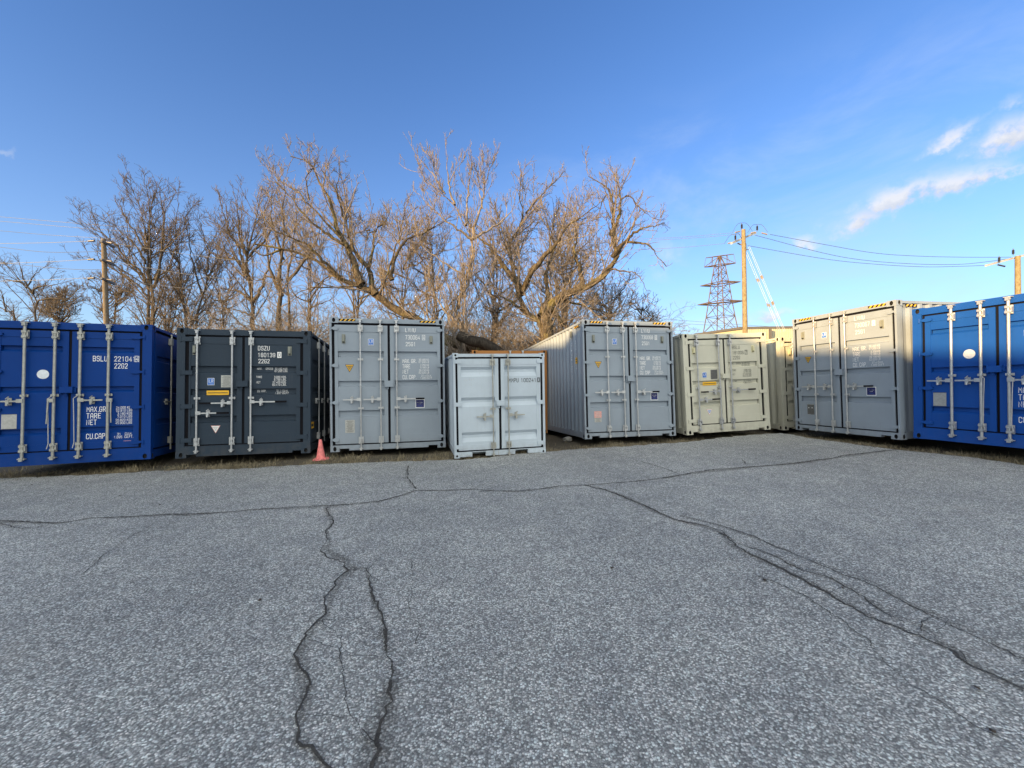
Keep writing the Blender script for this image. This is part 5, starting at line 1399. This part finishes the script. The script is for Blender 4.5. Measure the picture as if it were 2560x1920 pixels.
gwire('upper thin dark line low in the sky left of the tall pole', [(1650, 797), (1760, 805), (1900, 815), (2050, 822)], [60, 60, 60, 60], .02, M_WIRE)
gwire('lower thin dark line low in the sky left of the tall pole', [(1650, 806), (1760, 812), (1900, 820)], [60, 60, 60], .02, M_WIRE)
G1 = [((1871, 618), (1943, 789)), ((1874, 616), (1946, 787)), ((1862, 628), (1931, 791)), ((1866, 627), (1936, 792))]
gl = ['outermost of the four white-sleeved guy lines', 'second from outside of the four white-sleeved guy lines', 'innermost of the four white-sleeved guy lines', 'second from the pole of the four white-sleeved guy lines']
for (a_, b_), lb in zip(G1, gl):
    e2 = (b_[0] + (b_[0] - a_[0]) * .24, b_[1] + (b_[1] - a_[1]) * .24)
    f_ = lambda t: (a_[0] + (b_[0] - a_[0]) * t, a_[1] + (b_[1] - a_[1]) * t)
    gwire(lb, [a_, b_, e2], [34, 33, 32.7], .0095, M_GUARD, name='guy_line', cat='guy line', group='guy lines on the tall pole', n=12, marks=[(f_(.42), f_(.47), 33.57), (f_(.80), f_(.85), 33.18)])
# right pole
rp, rb, rt = pole('utility_pole', 'shorter wooden pole standing behind the right blue container', (2544, 640), .05, 32., .19, M_POLE)
a0 = at(2474, 662, 31.6) - rb; a1 = at(2600, 628, 32.6) - rb; dirn = unit(a1 - a0); sdv = np.cross(dirn, upv); mb = MB(); vs = []
for p in (a0, a1):
    for a_, b_ in ((-1, -1), (1, -1), (1, 1), (-1, 1)): vs.append(p + sdv * (.07 * a_ - .22) + upv * .075 * b_)
mb.add(vs, [(0, 1, 2, 3), (7, 6, 5, 4), (0, 4, 5, 1), (1, 5, 6, 2), (2, 6, 7, 3), (3, 7, 4, 0)]); mb.build('crossarm', M_ARM, rp)
for p in (at(2533, 638, 32), at(2498, 657, 31.7), at(2592, 630, 32.4)): insul(rp, rb, p, M_INS, .5)
part_cyl(rp, rb, 'dead_end_insulator', [(at(2495, 662, 31.7), at(2512, 666, 31.7), .06)], M_INS)
# left pole with three crossarms
lp_, lb_, lt_ = pole('utility_pole', 'weathered wooden pole with three short crossarms in front of the left trees', (259, 598), .0, 24., .135, M_POLEG)
for (yy, nm) in ((604, 0), (650, 1), (697, 2)):
    p0 = at(242, yy - 2, 23.5) - lb_; p1 = at(276, yy + 13, 24.6) - lb_; d0 = unit(p1 - p0); sv = np.cross(d0, upv); mb = MB(); vs = []
    for p in (p0, p1):
        for a_, b_ in ((-1, -1), (1, -1), (1, 1), (-1, 1)): vs.append(p + sv * (.05 * a_ + .2) + upv * .055 * b_)
    mb.add(vs, [(0, 1, 2, 3), (7, 6, 5, 4), (0, 4, 5, 1), (1, 5, 6, 2), (2, 6, 7, 3), (3, 7, 4, 0)]); mb.build('crossarm', M_WIRE, lp_)
    part_cyl(lp_, lb_, 'insulator', [(at(221, yy - 1, 24), at(236, yy - 2, 24), .055)], M_INS); part_cyl(lp_, lb_, 'insulator', [(at(266, yy + 2, 24), at(280, yy + 4, 24), .055)], M_INSG)
LL = [([(-60, 611), (0, 609), (110, 607), (221, 603)], 'pale top wire ending at the left pole', M_WIREL), ([(-60, 613), (0, 618), (111, 630), (206, 630), (262, 628)], 'dark sagging wire just under the top arm of the left pole', M_WIRE),
      ([(-60, 662), (0, 659), (110, 655), (221, 649)], 'pale wire ending at the middle arm of the left pole', M_WIREL), ([(-60, 650), (0, 656), (111, 668), (200, 674), (258, 674)], 'dark sagging wire under the middle arm of the left pole', M_WIRE),
      ([(-60, 706), (0, 703), (110, 700), (221, 695)], 'pale wire ending at the lowest arm of the left pole', M_WIREL)]
for pth, lb, mm in LL: gwire(lb, pth, np.linspace(23.5, 24, len(pth)), .012, mm, n=24)
for pth, lb in (([(268, 606), (500, 640), (760, 668), (1000, 680)], 'top wire running right from the left pole into the trees'), ([(268, 652), (500, 690), (760, 715), (1000, 722)], 'second wire running right from the left pole into the trees'),
                ([(268, 699), (420, 716), (620, 740)], 'lowest wire running right from the left pole into the trees')):
    gwire(lb, pth, np.linspace(24, 27, len(pth)), .010, M_WIREL, n=24)

# lattice pylon
def pylon():
    Yp = 120.; top = at(1799, 640, Yp); bz = float(-.5); s_ = Yp / CAMF
    root = tag(empty('pylon', (top[0], top[1], bz)), 'rusty brown steel lattice pylon with three tiers of arms behind the pale container', 'pylon')
    H_ = top[2] - bz
    def zz(yc): return H_ - (yc - 555) * .217 * s_           # crop y to height
    lv = [(555, 2), (660, 12), (760, 16), (860, 20), (970, 23.5), (1080, 27), (1250, 33), (1430, 40), (1700, 49), (2000, 58)]
    dx = .052; vd = np.array([math.cos(math.atan2(top[1], top[0])), math.sin(math.atan2(top[1], top[0])), 0]); rt_ = np.array([vd[1], -vd[0], 0])
    def corner(k, hw_, z): 
        a = k * math.pi / 2 + .22; return rt_ * (hw_ * s_ * math.cos(a)) + vd * (hw_ * s_ * math.sin(a)) + np.array([0, 0, z])
    legs = MB(); brc = MB()
    def leveln(y):
        return zz(y)
    hs_ = [(max(0, zz(y)), hw_) for y, hw_ in lv]
    for (z0, w0), (z1, w1) in zip(hs_[:-1], hs_[1:]):
        for k in range(4):
            a, b = corner(k, w0, z0), corner(k, w1, z1); legs.cyl(tuple(a), tuple(b), .14, 4)
            c, d = corner(k + 1, w0, z0), corner(k + 1, w1, z1)
            brc.cyl(tuple(a), tuple(d), .075, 4); brc.cyl(tuple(c), tuple(b), .075, 4); brc.cyl(tuple(b), tuple(d), .075, 4)
    legs.build('leg_frame', M_RUST, root); brc.build('bracing', M_RUST, root)
    for (ya, yb, wt, wb, bw) in ((555, 660, 31, 35, 12), (858, 890, 45, 45, 20), (1078, 1105, 52, 52, 27)):
        ar = MB(); za, zb_ = zz(ya), zz(yb)
        for sg in (-1, 1):
            tipa = rt_ * sg * wt * s_ + np.array([0, 0, za]); tipb = rt_ * sg * wb * s_ + np.array([0, 0, zb_ if ya == 555 else (za + zb_) / 2])
            for k in range(4):
                c_ = corner(k, bw, zb_); ct = corner(k, bw if ya != 555 else 2, za)
                if c_.dot(rt_) * sg > -bw * s_ * .5:
                    ar.cyl(tuple(c_), tuple(tipb), .11, 4)
                    ar.cyl(tuple(ct), tuple(tipa if ya == 555 else tipb), .11, 4)
                    m_ = (c_ + tipb) / 2; ar.cyl(tuple(m_), tuple((ct + (tipa if ya == 555 else tipb)) / 2), .06, 4)
            if ya == 555:
                ar.cyl(tuple(tipa), tuple(tipb), .05, 4); ar.cyl(tuple(np.array([0, 0, za])), tuple(tipb), .09, 4)
        ar.build('arm', M_RUST, root)
pylon()

# ------------------------------------------------------------------ buildings
def metal_building(name, label, p0, p1, depth_dir, depth, H_, m, mcap, pitch=.3, slope=None):
    """long ribbed metal building; p0-p1 is one wall on the ground"""
    p0 = np.array(p0, float); p1 = np.array(p1, float); dd = p1 - p0; L = np.linalg.norm(dd); e_ = dd / L; q = np.array(depth_dir, float)
    root = tag(empty(name, (*p0, -.6)), label, 'building')
    cs = [p0, p1, p1 + q * depth, p0 + q * depth]
    mb = MB()
    for i in range(4):
        a, b = cs[i], cs[(i + 1) % 4]; Lw = np.linalg.norm(b - a); t = (b - a) / Lw; nrm = np.array([t[1], -t[0]])
        if np.dot(nrm, (a + b) / 2 - sum(cs) / 4) < 0: nrm = -nrm
        n = int(Lw / pitch); pts = []
        for k in range(n):
            for fr, o in ((0, 0), (.62, 0), (.72, .035), (.9, .035)): pts.append(a + t * (k + fr) * Lw / n + nrm * o)
        pts.append(b); vs = []
        for p in pts: vs += [(*(p - p0), 0), (*(p - p0), H_)]
        mb.add(vs, [(2 * k, 2 * k + 2, 2 * k + 3, 2 * k + 1) for k in range(len(pts) - 1)])
    mb.build('wall', m, root)
    rf = MB(); c2 = []
    ctr = sum(cs) / 4
    for c in cs: c2.append(c + unit(c - ctr) * .25)
    rf.add([(*(c - p0), H_ + .02) for c in c2] + [(*(c - p0), H_ + .34) for c in c2], [(0, 1, 2, 3), (7, 6, 5, 4)] + [(i, (i + 1) % 4, 4 + (i + 1) % 4, 4 + i) for i in range(4)])
    rf.build('roof', mcap, root)
    return root, cs
M_CREAM = mat('cream_cladding', (.42, .38, .27), .55, 0, .12, .5, .35, (.30, .26, .2))  # tree shadows on the wall painted in as blotches of dirt colour
M_CAP = mat('dark_roof_edge', (.10, .095, .09), .6)
c0 = at(1857, 817, 56)[:2]
Hh = at(1857, 817, 56)[2] + .6 - .34
wb_, _ = metal_building('warehouse', 'low cream metal-clad shed behind the two pale containers', c0, (c0[0] + 34, c0[1] + 2.0), unit(np.array([-.34, .94])), 8.5, Hh, M_CREAM, M_CAP)
dp = MB(); u0 = at(1924, 830, 55.5) - np.array([c0[0], c0[1], -.6]); dp.box(u0[0] - .12, u0[0] + .12, u0[1] - .3, u0[1] + .0, 0, Hh); dp.build('downpipe', M_CAP, wb_)
M_CLAD = mat('grey_cladding', (.36, .37, .38), .5, 0, .1, .5, .2)
# the tall shed behind the photographer whose roof line throws the shade over the yard
sh, _ = metal_building('shed', 'long grey metal-clad shed behind the photographer that shades the yard', (-20, -13.9), (-20, -75), np.array([-1., 0]), 18, 11.0, M_CLAD, M_CAP, .4)
for k in range(4):
    dr = MB(); yy = -7 - 15 * k
    dr.box(.04, .10, yy - 2 - 2.0, yy + 2 - 2.0, .6, 4.8)
    for j in range(9): dr.box(.10, .115, yy - 2 - 2.0, yy + 2 - 2.0, .62 + j * .46, .62 + j * .46 + .40)
    dr.build('roller_door', M_WHITE, sh)

lw = MB(); lw.box(-18, 0, .02, 17, 0, 9.80)
for j in range(52): lw.box(0, .035, .1 + j * .31, .1 + j * .31 + .1, 0, 9.75)
lw.build('low_wing', M_CLAD, sh)
